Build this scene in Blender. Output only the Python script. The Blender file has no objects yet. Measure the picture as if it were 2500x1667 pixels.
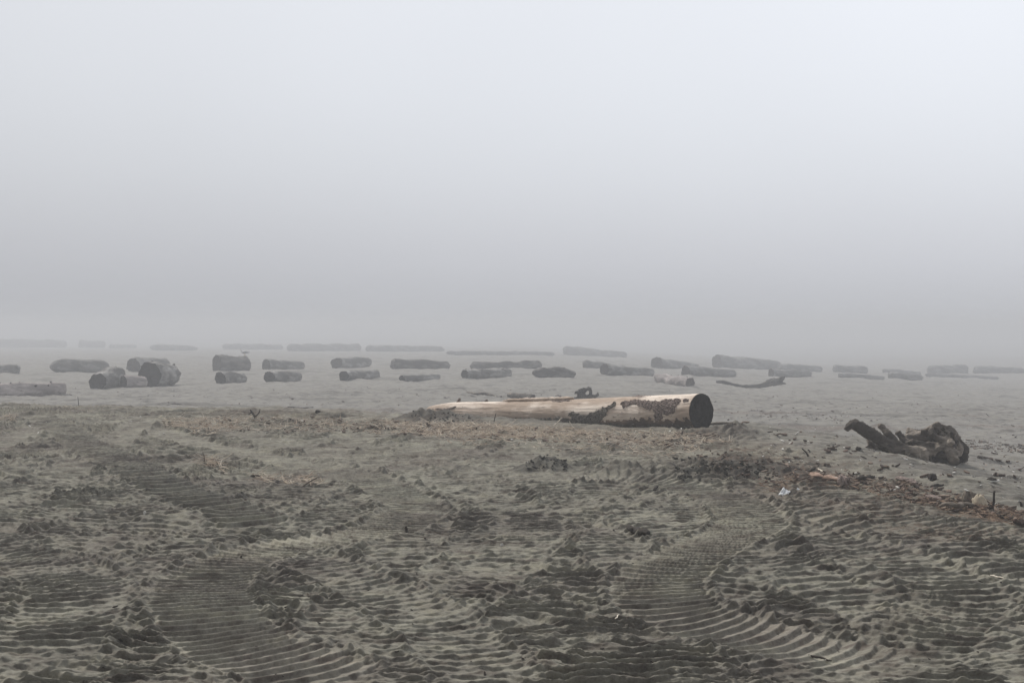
import bpy, math, random
import numpy as np
from mathutils import Vector, Matrix

S = bpy.context.scene
C = S.collection
R = math.radians
random.seed(7)
rng = np.random.default_rng(11)

# ---------------------------------------------------------------- camera
F, CX, HY, H0 = 3000.0, 1250.0, 800.0, 1.6      # focal length and horizon row in photo pixels, eye height
cam = bpy.data.cameras.new('camera')
cam.sensor_width = 36.0
cam.lens = F / 2500 * 36
cam.shift_y = -33.5 / 2500
cam.clip_start = 0.1
cam.clip_end = 6000
camo = bpy.data.objects.new('camera', cam)
C.objects.link(camo)
camo.location = (0, 0, H0)
camo.rotation_euler = (R(90), 0, 0)
S.camera = camo

# ---------------------------------------------------------------- view, sky, sun
S.view_settings.view_transform = 'Standard'
S.view_settings.look = 'None'
S.view_settings.exposure = 0.95
S.view_settings.gamma = 1.0
S.cycles.use_denoising = True
S.cycles.denoiser = 'OPENIMAGEDENOISE'
S.cycles.volume_bounces = 2
S.cycles.max_bounces = 6
S.cycles.sample_clamp_indirect = 4.0

SUN_EL, SUN_AZ = R(50), R(-42)                  # azimuth measured from +y towards +x
W = bpy.data.worlds.new('World')
S.world = W
W.use_nodes = True
nt = W.node_tree
for n in list(nt.nodes): nt.nodes.remove(n)
def wn(t, **k):
    n = nt.nodes.new(t)
    for a, b in k.items(): setattr(n, a, b)
    return n
out = wn('ShaderNodeOutputWorld'); bg = wn('ShaderNodeBackground')
sky = wn('ShaderNodeTexSky', sky_type='NISHITA', sun_disc=False)
sky.sun_elevation = SUN_EL; sky.sun_rotation = SUN_AZ
sky.air_density = 2.0; sky.dust_density = 8.0; sky.ozone_density = 1.0
tc = wn('ShaderNodeTexCoord'); sp = wn('ShaderNodeSeparateXYZ')
nt.links.new(tc.outputs['Generated'], sp.inputs[0])
ramp = wn('ShaderNodeValToRGB')                # the fog deck: dim at the horizon, brighter overhead
ramp.color_ramp.interpolation = 'B_SPLINE'
els = ramp.color_ramp.elements
stops = [(0.0, (.50, .517, .555)), (.05, (.61, .622, .668)), (.12, (.745, .773, .825)), (.20, (.83, .862, .925)), (.30, (.87, .90, .965)), (.55, (.86, .87, .90)), (1.0, (.86, .86, .88))]
els[0].position = stops[0][0]; els[0].color = (*stops[0][1], 1)
els[1].position = 1.0; els[1].color = (*stops[-1][1], 1)
for p, c in stops[1:-1]:
    e = els.new(p); e.color = (*c, 1)
nt.links.new(sp.outputs['Z'], ramp.inputs[0])
m0 = wn('ShaderNodeMath', operation='MULTIPLY_ADD')
m0.inputs[1].default_value = 3.3; m0.inputs[2].default_value = 6.9   # brighter towards the sun's side
nt.links.new(sp.outputs['Y'], m0.inputs[0])
m1 = wn('ShaderNodeMath', operation='MULTIPLY_ADD')
m1.inputs[1].default_value = 2.6
nt.links.new(sp.outputs['X'], m1.inputs[0]); nt.links.new(m0.outputs[0], m1.inputs[2])
vm = wn('ShaderNodeVectorMath', operation='SCALE')
nt.links.new(ramp.outputs[0], vm.inputs[0]); nt.links.new(m1.outputs[0], vm.inputs['Scale'])
mix = wn('ShaderNodeMix', data_type='RGBA'); mix.inputs[0].default_value = 0.96
nt.links.new(sky.outputs[0], mix.inputs[6]); wno = wn('ShaderNodeTexNoise'); wno.inputs['Scale'].default_value = 2.2; wno.inputs['Detail'].default_value = 3
nt.links.new(tc.outputs['Generated'], wno.inputs['Vector'])
wmr = wn('ShaderNodeMapRange'); wmr.inputs[3].default_value = .94; wmr.inputs[4].default_value = 1.06     # uneven banks in the fog deck
nt.links.new(wno.outputs['Fac'], wmr.inputs[0])
vm2 = wn('ShaderNodeVectorMath', operation='SCALE')
nt.links.new(vm.outputs[0], vm2.inputs[0]); nt.links.new(wmr.outputs[0], vm2.inputs['Scale'])
nt.links.new(vm2.outputs[0], mix.inputs[7])
nt.links.new(mix.outputs[2], bg.inputs[0]); bg.inputs[1].default_value = 0.0505
nt.links.new(bg.outputs[0], out.inputs[0])

sl = bpy.data.lights.new('sun', 'SUN'); sl.energy = 1.5; sl.angle = R(10); sl.color = (1.0, .95, .88)
so = bpy.data.objects.new('sun', sl); C.objects.link(so)
sd = Vector((math.sin(SUN_AZ) * math.cos(SUN_EL), math.cos(SUN_AZ) * math.cos(SUN_EL), math.sin(SUN_EL)))
so.rotation_euler = sd.to_track_quat('Z', 'Y').to_euler()
so.location = (20, 30, 40)

# ---------------------------------------------------------------- noise
_p = np.random.default_rng(3).permutation(256).astype(np.int32)
_p = np.concatenate([_p, _p])
_a = np.random.default_rng(4).random(256) * 2 * np.pi
_gx, _gy = np.cos(_a).astype(np.float32), np.sin(_a).astype(np.float32)
def pn(x, y, seed=0):
    x = np.asarray(x, np.float32) + np.float32(seed * 17.37 + 1000); y = np.asarray(y, np.float32) + np.float32(seed * 31.91 + 1000)
    xf, yf = np.floor(x), np.floor(y)
    xi, yi = xf.astype(np.int32) & 255, yf.astype(np.int32) & 255
    fx, fy = x - xf, y - yf
    u, v = fx * fx * (3 - 2 * fx), fy * fy * (3 - 2 * fy)
    x1 = (xi + 1) & 255; y1 = (yi + 1) & 255
    def g(a, b, dx, dy):
        h = _p[_p[a] + b]
        return _gx[h] * dx + _gy[h] * dy
    n0 = g(xi, yi, fx, fy); n1 = g(x1, yi, fx - 1, fy)
    n2 = g(xi, y1, fx, fy - 1); n3 = g(x1, y1, fx - 1, fy - 1)
    a = n0 + u * (n1 - n0); b = n2 + u * (n3 - n2)
    return (a + v * (b - a)) * 1.5
def fbm(x, y, o=4, seed=0, gain=.5):
    s = 0; a = 1
    for i in range(o):
        s = s + a * pn(x * 2 ** i, y * 2 ** i, seed + i * 7); a *= gain
    return s
def sst(a, b, x):
    t = np.clip((x - a) / (b - a), 0, 1)
    return t * t * (3 - 2 * t)

# ---------------------------------------------------------------- materials
def mat(name, rough=.9):
    m = bpy.data.materials.new(name); m.use_nodes = True
    t = m.node_tree; b = t.nodes['Principled BSDF']
    b.inputs['Roughness'].default_value = rough
    b.inputs['Specular IOR Level'].default_value = .25
    return m, t, b
def nd(t, ty, **k):
    n = t.nodes.new(ty)
    for a, b in k.items(): setattr(n, a, b)
    return n
def noise(t, scale, vec, detail=6, rough=.6, stretch=None, dist=0):
    if stretch:
        mp = nd(t, 'ShaderNodeMapping'); mp.inputs['Scale'].default_value = stretch
        t.links.new(vec, mp.inputs[0]); vec = mp.outputs[0]
    n = nd(t, 'ShaderNodeTexNoise'); n.inputs['Scale'].default_value = scale
    n.inputs['Detail'].default_value = detail; n.inputs['Roughness'].default_value = rough
    n.inputs['Distortion'].default_value = dist
    t.links.new(vec, n.inputs['Vector'])
    return n.outputs['Fac']
def ramp2(t, fac, stops):
    r = nd(t, 'ShaderNodeValToRGB'); e = r.color_ramp.elements
    e[0].position = stops[0][0]; e[0].color = (*stops[0][1], 1)
    e[1].position = stops[-1][0]; e[1].color = (*stops[-1][1], 1)
    for p, c in stops[1:-1]:
        q = e.new(p); q.color = (*c, 1)
    t.links.new(fac, r.inputs[0])
    return r.outputs[0]
def mixc(t, fac, a, b, mode='MIX'):
    m = nd(t, 'ShaderNodeMix', data_type='RGBA', blend_type=mode)
    for i, v in ((0, fac), (6, a), (7, b)):
        if isinstance(v, (int, float)): m.inputs[i].default_value = v
        elif isinstance(v, tuple): m.inputs[i].default_value = (*v, 1)
        else: t.links.new(v, m.inputs[i])
    return m.outputs[2]
def bump(t, b, h, dist, strength=1.0):
    n = nd(t, 'ShaderNodeBump'); n.inputs['Distance'].default_value = dist; n.inputs['Strength'].default_value = strength
    t.links.new(h, n.inputs['Height']); t.links.new(n.outputs[0], b.inputs['Normal'])

def wood_mat(name, light, dark, stain=None, streak=14, along=.7, bd=.01, sp=(.35, .62), speck=0):
    """weathered wood, its grain running along local x"""
    m, t, b = mat(name)
    o = nd(t, 'ShaderNodeTexCoord').outputs['Object']
    g = noise(t, 1.0, o, 7, .62, (along, streak, streak), .3)
    col = ramp2(t, g, [(sp[0], dark), (sp[1], light)])
    l = noise(t, 1.3, o, 5, .6, (.6, 1.6, 1.6))
    if stain:
        k = ramp2(t, l, [(.46, (0, 0, 0)), (.58, (1, 1, 1))])
        col = mixc(t, k, stain, col)
    if speck:
        q = noise(t, 9, o, 5, .7, (.6, 1.4, 1.4))
        k = ramp2(t, q, [(.62, (0, 0, 0)), (.70, (1, 1, 1))])
        col = mixc(t, k, col, tuple(c * .45 for c in dark))
    if speck:
        q = noise(t, 1.0, o, 4, .6, (2.2, 15, 15), .2)
        col = mixc(t, ramp2(t, q, [(.64, (0, 0, 0)), (.70, (1, 1, 1))]), col, tuple(c * .4 for c in dark))
    t.links.new(col, b.inputs['Base Color'])
    bump(t, b, g, bd)
    return m
def plain_mat(name, a, c, scale=12, bd=.004, rough=.9):
    m, t, b = mat(name, rough)
    o = nd(t, 'ShaderNodeTexCoord').outputs['Object']
    g = noise(t, scale, o, 6, .65)
    t.links.new(ramp2(t, g, [(.33, a), (.68, c)]), b.inputs['Base Color'])
    bump(t, b, g, bd)
    return m
def chip_mat(name, cols, rough=.9):
    """colour varies from piece to piece"""
    m, t, b = mat(name, rough)
    g = nd(t, 'ShaderNodeNewGeometry').outputs['Random Per Island']
    n = len(cols)
    t.links.new(ramp2(t, g, [(i / (n - 1), c) for i, c in enumerate(cols)]), b.inputs['Base Color'])
    return m

# sand
M_sand, t, b = mat('sand', .95)
b.inputs['Specular IOR Level'].default_value = .12
o = nd(t, 'ShaderNodeNewGeometry').outputs['Position']
n1 = noise(t, .55, o, 5, .6)
n2 = noise(t, 2.6, o, 6, .7)
n3 = noise(t, 34, o, 5, .75)
base = ramp2(t, n1, [(.36, (.178, .165, .146)), (.5, (.212, .205, .176)), (.66, (.245, .240, .205))])
c2 = ramp2(t, n2, [(.34, (.60, .57, .56)), (.50, (1, 1, 1)), (.68, (1.12, 1.10, 1.04))])
col = mixc(t, 1.0, base, c2, 'MULTIPLY')
n4 = noise(t, 1.0, o, 5, .7, (3.2, 8.5, 6.0), .4)
col = mixc(t, 1.0, col, ramp2(t, n4, [(.36, (.62, .575, .575)), (.50, (1, 1, 1)), (.64, (1.13, 1.12, 1.09))]), 'MULTIPLY')
c3 = ramp2(t, n3, [(.30, (.70, .69, .68)), (.5, (1, 1, 1)), (.7, (1.16, 1.16, 1.14))])
col = mixc(t, 1.0, col, c3, 'MULTIPLY')
apk = nd(t, 'ShaderNodeAttribute', attribute_name='packed'); col = mixc(t, apk.outputs['Fac'], col, mixc(t, 1.0, col, (1.28, 1.28, 1.27), 'MULTIPLY'))
# dry and pale beyond the worked plateau, dark where damp sand was turned up, brown where litter is ground in
at = nd(t, 'ShaderNodeAttribute', attribute_name='dry'); col = mixc(t, at.outputs['Fac'], col, mixc(t, 1.0, c2, (.225, .218, .205), 'MULTIPLY'))
ad = nd(t, 'ShaderNodeAttribute', attribute_name='damp'); col = mixc(t, ad.outputs['Fac'], col, mixc(t, 1.0, c2, (.085, .082, .075), 'MULTIPLY'))
ab = nd(t, 'ShaderNodeAttribute', attribute_name='litter')
nb = noise(t, 16, o, 5, .8)
nbm = nd(t, 'ShaderNodeMath', operation='MULTIPLY'); t.links.new(ramp2(t, nb, [(.42, (0, 0, 0)), (.6, (1, 1, 1))]), nbm.inputs[0]); t.links.new(ab.outputs['Fac'], nbm.inputs[1])
col = mixc(t, nbm.outputs[0], col, (.12, .082, .062))
t.links.new(col, b.inputs['Base Color'])
bump(t, b, n3, .012, .8)

M_grey = wood_mat('weathered_grey_wood', (.36, .35, .34), (.16, .155, .15), (.12, .115, .11), bd=.05, streak=5, speck=1)
M_pinkish = wood_mat('weathered_pale_wood', (.54, .49, .475), (.32, .285, .28), (.24, .215, .21), bd=.05, streak=5, speck=1)
M_fogtint = wood_mat('fog_tinted_driftwood', (.30, .295, .29), (.19, .185, .18), (.16, .155, .15), bd=.05, streak=5)  # fog fading put into the wood colour, pale so the faint logs dissolve
M_brown = wood_mat('weathered_brown_bark', (.20, .185, .175), (.085, .08, .075), (.06, .055, .05), bd=.06, streak=5)
M_end = plain_mat('dark_cut_end', (.022, .021, .020), (.060, .056, .052), 5, .03)
M_endbrown = plain_mat('brown_cut_end', (.05, .042, .038), (.10, .085, .078), 6, .03)
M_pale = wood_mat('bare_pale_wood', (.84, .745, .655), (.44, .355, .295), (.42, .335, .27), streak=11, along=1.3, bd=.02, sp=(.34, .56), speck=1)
M_bark = plain_mat('flaky_bark', (.035, .027, .024), (.40, .32, .29), 30, .03)
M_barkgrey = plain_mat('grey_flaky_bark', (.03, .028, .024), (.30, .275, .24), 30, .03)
M_endblack = plain_mat('black_cut_end', (.004, .004, .004), (.035, .032, .030), 9, .03)  # near-black mottled colour over the big log's whole end
M_root = wood_mat('driftwood_root_wood', (.36, .315, .27), (.10, .086, .074), (.07, .06, .052), streak=12, along=4, bd=.03)
M_rootdark = wood_mat('dark_root_wood', (.19, .175, .16), (.05, .046, .042), (.035, .033, .03), streak=5, along=5, bd=.02)
M_straw = chip_mat('dry_reed_stems', [(.52, .43, .33), (.66, .58, .47), (.34, .25, .18), (.76, .70, .60), (.24, .17, .13), (.58, .48, .38)])
M_chip = chip_mat('bark_litter', [(.06, .042, .035), (.15, .105, .085), (.03, .024, .021), (.26, .20, .16), (.09, .07, .06), (.19, .14, .11), (.05, .042, .038)])
M_twig = plain_mat('dark_twig', (.018, .015, .013), (.06, .05, .042), 20, .004)
M_stick = plain_mat('grey_stick', (.09, .075, .062), (.22, .19, .16), 20, .004)
M_shell = chip_mat('white_fragments', [(.7, .7, .68), (.5, .49, .46), (.78, .76, .72)])
M_white = plain_mat('white_plastic', (.60, .62, .64), (.80, .82, .84), 10, .01, .5)
M_foam = plain_mat('beige_foam', (.42, .36, .27), (.64, .57, .46), 14, .01)
M_pinkwood = wood_mat('reddish_bark_wood', (.42, .30, .24), (.16, .105, .08), streak=22, along=3, bd=.01)
M_clod = plain_mat('damp_sand_clod', (.030, .029, .026), (.075, .072, .064), 14, .01)
M_gullw = plain_mat('white_feathers', (.72, .72, .72), (.82, .82, .82), 8, .002)
M_gullg = plain_mat('grey_feathers', (.30, .31, .33), (.40, .41, .43), 8, .002)
M_beak = plain_mat('yellow_beak', (.5, .35, .05), (.6, .42, .08), 8, .001)

# ---------------------------------------------------------------- mesh helpers
def mesh_np(name, V, Q, m, smooth=True, parent=None, tri=None):
    V = np.asarray(V, np.float32).reshape(-1, 3)
    me = bpy.data.meshes.new(name)
    Q = np.asarray(Q, np.int32).reshape(-1, 4) if Q is not None and len(Q) else np.zeros((0, 4), np.int32)
    T = np.asarray(tri, np.int32).reshape(-1, 3) if tri is not None and len(tri) else np.zeros((0, 3), np.int32)
    me.vertices.add(len(V)); me.vertices.foreach_set('co', V.ravel())
    idx = np.concatenate([Q.ravel(), T.ravel()]); me.loops.add(len(idx)); me.loops.foreach_set('vertex_index', idx)
    st = np.concatenate([np.arange(len(Q)) * 4, len(Q) * 4 + np.arange(len(T)) * 3]).astype(np.int32)
    me.polygons.add(len(st)); me.polygons.foreach_set('loop_start', st)
    me.update(calc_edges=True)
    me.polygons.foreach_set('use_smooth', np.full(len(st), smooth))
    me.materials.append(m)
    ob = bpy.data.objects.new(name, me); C.objects.link(ob)
    if parent: ob.parent = parent
    return ob
def tag(o, label, cat, group=None):
    o['label'] = label; o['category'] = cat
    if group: o['group'] = group
    return o

# ---------------------------------------------------------------- the ground
ys = [-60, -40, -25, -15, -8, -4, -2, 0, 1.5, 2.5, 3.2, 3.8, 4.2]
y = 4.5
while y < 60: ys.append(y); y += (.0014 if y < 13 else .0022) * y
while y < 1400: ys.append(y); y += .011 * y
ys = np.array(ys, np.float32)
ud = np.arange(-.56, .5601, .00115)
uo = .56 + np.cumsum(.004 * 1.06 ** np.arange(42)); 
us = np.concatenate([-uo[::-1], ud, uo]).astype(np.float32)
wrow = np.maximum(ys, 4.5)
X = us[None, :] * wrow[:, None]
Y = np.repeat(ys[:, None], len(us), 1)

EDGE = np.array([(-60, 30), (-22, 27.5), (-10.5, 25.6), (-6, 24.0), (-3.5, 22.6), (-1.7, 21.0), (0, 20.2), (1.6, 19.6), (2.7, 18.6), (3.2, 16.6), (3.35, 14.2), (3.6, 12.0), (4.2, 10.0), (5.6, 8.0), (8, 6), (14, 3.5), (30, 0), (60, -6)], np.float32)
EW = np.array([5, 5, 5, 5.5, 7, 9, 10, 10, 9.5, 8.5, 8, 8, 7.5, 7, 7, 7, 7, 7], np.float32)
def edge_dist(x, y):
    best = np.full(np.shape(x), 1e9, np.float32); sg = np.ones(np.shape(x), np.float32); wd = np.full(np.shape(x), 7, np.float32)
    for i in range(len(EDGE) - 1):
        a, c = EDGE[i], EDGE[i + 1]; d = c - a; L2 = float(d @ d)
        tt = np.clip(((x - a[0]) * d[0] + (y - a[1]) * d[1]) / L2, 0, 1)
        qx, qy = x - a[0] - tt * d[0], y - a[1] - tt * d[1]
        dd = qx * qx + qy * qy
        s = np.where(d[0] * qy - d[1] * qx > 0, 1., -1.)
        k = dd < best
        best = np.where(k, dd, best); sg = np.where(k, s, sg); wd = np.where(k, EW[i] + tt * (EW[i + 1] - EW[i]), wd)
    return np.sqrt(best) * sg, wd
def base_h(x, y):
    d, w = edge_dist(x, y)
    d = d + .25 * pn(x / 1.7, y / 1.7, 5) + .5 * pn(x / 5, y / 5, 6)
    h = -1.3 * sst(0, 1, d / (w * 1.3))
    far = np.clip(y - 50, 0, 330)
    h = h - .0088 * far - .045 * np.clip(x - 3, 0, 55) * sst(18, 70, y)      # the beach falls away to the right and seaward
    return h, d, w

h, D, WD = base_h(X, Y)
spacing = (np.where(ys < 13, .0014, .0022) * wrow)[:, None] * np.ones_like(X)     # row spacing; finer shapes than this fade out
plate = 1 - sst(-.3, 1.6, D)                                          # the worked, tracked plateau
def keep(size): return np.clip(1.6 - spacing * 2.6 / size, 0, 1)

# background: sand churned by the crawler over and over, mostly rows of broken grouser marks
wx = X + .12 * pn(X / .5, Y / .5, 21); wy = Y + .09 * pn(X / .55, Y / .45, 22) + .03 * pn(X / .16, Y / .14, 32)
dirv = .45 * pn(X / 1.9, Y / 1.9, 23)
yy0 = np.maximum(wy + wx * dirv * .8, 1.5)
GS = (np.clip(Y, 7, 26) / 7) ** .85                     # the machine worked coarser further out
ph = np.where(yy0 < 7, yy0 / .125, 7 / .125 + (7 / .125) / .15 * ((yy0 / 7) ** .15 - 1)) + .9 * pn(X / .34 / GS ** .6, Y / .26 / GS ** .6, 24)
def saw(fr):
    """one grouser mark: a slow climb, a crest, a steep face"""
    return np.where(fr < .74, (fr / .74) ** 1.6, .5 + .5 * np.cos(np.pi * np.clip((fr - .74) / .26, 0, 1)))
rid = saw(1 - (ph - np.floor(ph)))
am = .45 + .55 * sst(-.35, .35, pn(X / .9, Y / .7, 25) + .6 * pn(X / .25, Y / .2, 26))
det = .046 * GS ** .7 * rid * am * keep(.125 * GS)
def ridged(x, y, sd): return 1 - np.minimum(1, np.abs(pn(x, y, sd)) * 2.6)
ly = np.log(np.maximum(wy, 2)) * 7
el = ridged(wx / .24 / GS ** .5, ly / .085, 27)
det += .034 * GS ** .6 * el * keep(.10 * GS) * (1 - .7 * am)
det += .014 * ridged(wx / .13, wy / .06, 33) * keep(.08) * (1 - .5 * am)
cl = fbm(wx / .20, wy / .12, 4, 28, .55)
clump = sst(0, .5, pn(X / 1.3, Y / 1.0, 29))
det += (.010 + .003 * clump) * cl * keep(.16)
det += .007 * ridged(wx / .05, wy / .035, 41) * keep(.05)
det += .035 * pn(X / 1.1, Y / .8, 30) + .05 * pn(X / 3.1, Y / 2.7, 31)

det -= .050
# crawler tracks: (centre line in photo pixels, width m, strength)
def g0(px, py, H=H0):
    z = F * H / (py - HY); return ((px - CX) / F * z, z)
def catmull(P, n=14):
    P = np.array(P, float); P = np.vstack([2 * P[0] - P[1], P, 2 * P[-1] - P[-2]]); out = []
    for i in range(1, len(P) - 2):
        for k in range(n):
            s = k / n
            out.append(.5 * ((2 * P[i]) + (-P[i - 1] + P[i + 1]) * s + (2 * P[i - 1] - 5 * P[i] + 4 * P[i + 1] - P[i + 2]) * s * s + (-P[i - 1] + 3 * P[i] - 3 * P[i + 1] + P[i + 2]) * s ** 3))
    out.append(P[-2]); return np.array(out)
tracks = []
def tr(pts, w=.58, st=1.0, pitch=.15, world=False):
    tracks.append((catmull([p if world else g0(*p) for p in pts]), w, st, pitch))
# older passes, straightish, both ways
r2 = random.Random(5)
for k in range(21):
    x0 = r2.uniform(-6, 5); sl_ = r2.uniform(-.38, .38); bend = r2.uniform(-.9, .9)
    y0, y1 = r2.uniform(4.5, 10), r2.uniform(13, 26)
    for off in (0, 1.55):
        pts = []
        for j in range(6):
            v = j / 5; yy = y0 + (y1 - y0) * v
            pts.append((x0 + off + sl_ * (yy - y0) + bend * math.sin(v * math.pi * 1.2), yy))
        tr(pts, .55, r2.uniform(.55, .88), r2.uniform(.11, .17), True)
tr([(-80, 1280), (30, 1340), (180, 1420), (150, 1520), (40, 1640)], .6, .8, .12)
tr([(100, 1015), (170, 1060), (300, 1130), (430, 1190), (560, 1240), (640, 1290)], .62, .95, .22)
tr([(480, 1030), (700, 1080), (960, 1140), (1180, 1200), (1300, 1290), (1120, 1400), (1000, 1520), (1100, 1660)], .56, .55, .12)
tr([(1900, 1300), (2150, 1360), (2330, 1440), (2260, 1540), (2100, 1660)], .58, .75, .12)
tr([(2050, 1240), (2300, 1290), (2560, 1330)], .58, .8, .12)
tr([(620, 1310), (790, 1380), (1010, 1480), (1150, 1590), (1200, 1690)], .5, .85, .11)
tr([(350, 1045), (690, 1125), (900, 1170), (1010, 1230), (930, 1290), (690, 1330), (530, 1390), (490, 1460), (570, 1560), (900, 1690)], .60, 1.0, .098)
tr([(1330, 1165), (1560, 1170), (1740, 1205), (1830, 1258), (1800, 1308), (1690, 1352), (1610, 1412), (1650, 1480), (1900, 1545), (2280, 1620)], .60, 1.0, .098)

damp = np.zeros_like(X); packed = np.zeros_like(X)
for pts, w, st, pitch in tracks:
    seg = np.diff(pts, axis=0); sl2 = np.sqrt((seg ** 2).sum(1)); cum = np.concatenate([[0], np.cumsum(sl2)])
    y0, y1 = pts[:, 1].min() - w * 1.3, pts[:, 1].max() + w * 1.3
    r0, r1 = np.searchsorted(ys, y0), np.searchsorted(ys, y1)
    if r1 <= r0: continue
    Xs, Ys = X[r0:r1], Y[r0:r1]
    bd = np.full(Xs.shape, 1e9, np.float32); bs = np.zeros_like(bd); bt = np.zeros_like(bd)
    for i in range(len(seg)):
        a, c = pts[i], pts[i + 1]; m_ = w * 1.3
        q0, q1 = np.searchsorted(ys[r0:r1], min(a[1], c[1]) - m_), np.searchsorted(ys[r0:r1], max(a[1], c[1]) + m_)
        if q1 <= q0: continue
        yr = np.maximum(ys[r0 + q0:r0 + q1], 4.5)
        lo, hi = min(a[0], c[0]) - m_, max(a[0], c[0]) + m_
        c0 = np.searchsorted(us, min(lo / yr.min(), lo / yr.max())); c1 = np.searchsorted(us, max(hi / yr.min(), hi / yr.max()))
        if c1 <= c0: continue
        xx, yy = Xs[q0:q1, c0:c1], Ys[q0:q1, c0:c1]
        dx, dy = seg[i]; L2 = sl2[i] ** 2
        tt = ((xx - a[0]) * dx + (yy - a[1]) * dy) / L2
        tc_ = np.clip(tt, 0, 1)
        ex, ey = xx - a[0] - tc_ * dx, yy - a[1] - tc_ * dy
        dd = np.sqrt(ex * ex + ey * ey)
        if i == 0: dd = np.where(tt < 0, 9, dd)
        if i == len(seg) - 1: dd = np.where(tt > 1, 9, dd)
        k = dd < bd[q0:q1, c0:c1]
        B = bd[q0:q1, c0:c1]; B[k] = dd[k]
        Sx = bs[q0:q1, c0:c1]; Sx[k] = (cum[i] + tc_ * sl2[i])[k]
        T_ = bt[q0:q1, c0:c1]; T_[k] = (np.sign(dx * ey - dy * ex) * dd)[k]
    tn = bd / (w / 2) + .10 * pn(Xs / .22, Ys / .22, 61) + .06 * pn(Xs / .07, Ys / .07, 62)
    ins = 1 - sst(.86, 1.06, tn)
    ps = bs / pitch + .55 * np.clip(tn, 0, 1.3) ** 3 + .16 * pn(Xs / .5, Ys / .5, 63) + .05 * pn(Xs / .12, Ys / .12, 64)
    fr = ps - np.floor(ps)
    prof = saw(fr if pts[0, 1] > pts[-1, 1] else 1 - fr)
    wear = .65 + .5 * pn(Xs / .5, Ys / .4, 65)
    tread = -.026 + (.026 if pitch < .12 else .042 * (pitch / .12) ** .6) * prof * np.clip(wear + .5 * (st > .9), .4, 1) * keep(pitch)[r0:r1] + (.004 if st > .9 else .012) * fbm(Xs / .08, Ys / .05, 3, 66) * keep(.1)[r0:r1] + .035 * pn(Xs / 1.1, Ys / .8, 30) + .05 * pn(Xs / 3.1, Ys / 2.7, 31)
    stn = np.clip(st * (1 + .5 * (1 - st) * 3 * pn(Xs / .8, Ys / .8, 67)), 0, 1)
    k = ins * stn
    endf = sst(0, .5, bs) * sst(0, .5, cum[-1] - bs); k = k * endf
    det[r0:r1] = det[r0:r1] * (1 - k) + tread * k
    if st > .9: packed[r0:r1] = np.maximum(packed[r0:r1], ins * endf * (pitch < .12))
    # berm thrown up at either side, scalloped by the grousers
    berm = np.exp(-((tn - 1.12) / .15) ** 2) * (bd < 5)
    scal = .55 + .45 * np.cos(2 * np.pi * (ps)) * keep(pitch)[r0:r1]
    det[r0:r1] += endf * stn * berm * (.026 * scal * (.9 + .5 * pn(Xs / .35, Ys / .35, 68)) + .020 * fbm(Xs / .09, Ys / .09, 3, 69) * keep(.1)[r0:r1])

# untracked sand beyond: soft lumps, footprints, windrows
FS = np.clip(Y / 22, 1, 8) ** .8
lyf = np.log(np.maximum(Y, 5)) * 22
soft = .06 * fbm(X / 2.2, Y / 1.5, 4, 80) * keep(.8) + .034 * fbm(X / .45 / FS, lyf / .33, 4, 84) * FS ** .8 * keep(.33 * FS) + .030 * ridged(X / .9 / FS, lyf / .22, 90) * FS ** .8 * keep(.22 * FS)
soft = soft + .11 * np.clip(pn(X / 5.5, Y / 3.2, 91) - .25, 0, 1) * (1 - sst(70, 140, Y)) + .04 * pn(X / 8, Y / 8, 92)
fp = pn(X / .42, Y / .42, 93); soft = soft - .05 * sst(.35, .6, fp) * keep(.4)
h = h + det * plate + soft * (1 - plate)

# heaps and hollows: (px, py of base, radius m, height m, roughness, damp)
def hh(px, py): 
    for Hh in (H0,): x_, y_ = g0(px, py, Hh)
    return x_, y_
heaps = [(1325, 1150, .34, .17, .9, .75), (1350, 1140, .22, .13, 1, .8), (1560, 1158, .60, .14, .6, .25), (1520, 1165, .35, .10, .5, .1),
         (1700, 1175, .55, .12, .7, .5), (1790, 1168, .60, .13, .8, .9), (1850, 1150, .45, .09, .8, .9), (1720, 1140, .45, .10, .7, .5), (1895, 1165, .35, .07, .8, .6),
         (1060, 1023, .60, .13, .7, .8), (1125, 1026, .60, .09, .6, .6), (1015, 1024, .4, .06, .7, .8),
         (1750, 1066, .7, .10, .9, .35), (1830, 1062, .7, .12, .8, .3), (1940, 1350, .4, .04, .3, 0),
         (690, 1430, .26, .035, .25, 0), (420, 1262, .4, .08, .4, .1), (1500, 1240, .5, .07, .4, 0), (2080, 1270, .8, .10, .4, 0), (1400, 1560, .4, .03, .3, 0)]
for px, py, r, hgt, ro, dm in heaps:
    cx_, cy_ = hh(px, py); cy_ += r * .5
    q0, q1 = np.searchsorted(ys, cy_ - 3 * r), np.searchsorted(ys, cy_ + 3 * r)
    xs_, ys_ = X[q0:q1], Y[q0:q1]
    rr = np.hypot(xs_ - cx_ + .2 * r * pn(xs_ / r, ys_ / r, 101), ys_ - cy_) / r + .25 * pn(xs_ / (.5 * r), ys_ / (.5 * r), 102)
    f = np.clip(1 - rr, 0, 1) ** .9; f2 = np.exp(-rr * rr * 1.3)
    h[q0:q1] += hgt * (.55 * f + .5 * f2 * .5) + f2 * ro * (.045 * fbm(xs_ / .22, ys_ / .2, 4, 103, .6) + .03 * np.abs(pn(xs_ / .1, ys_ / .1, 104)))
    damp[q0:q1] = np.maximum(damp[q0:q1], dm * sst(.12, .5, f2 + .5 * pn(xs_ / .25, ys_ / .25, 105)))
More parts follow.
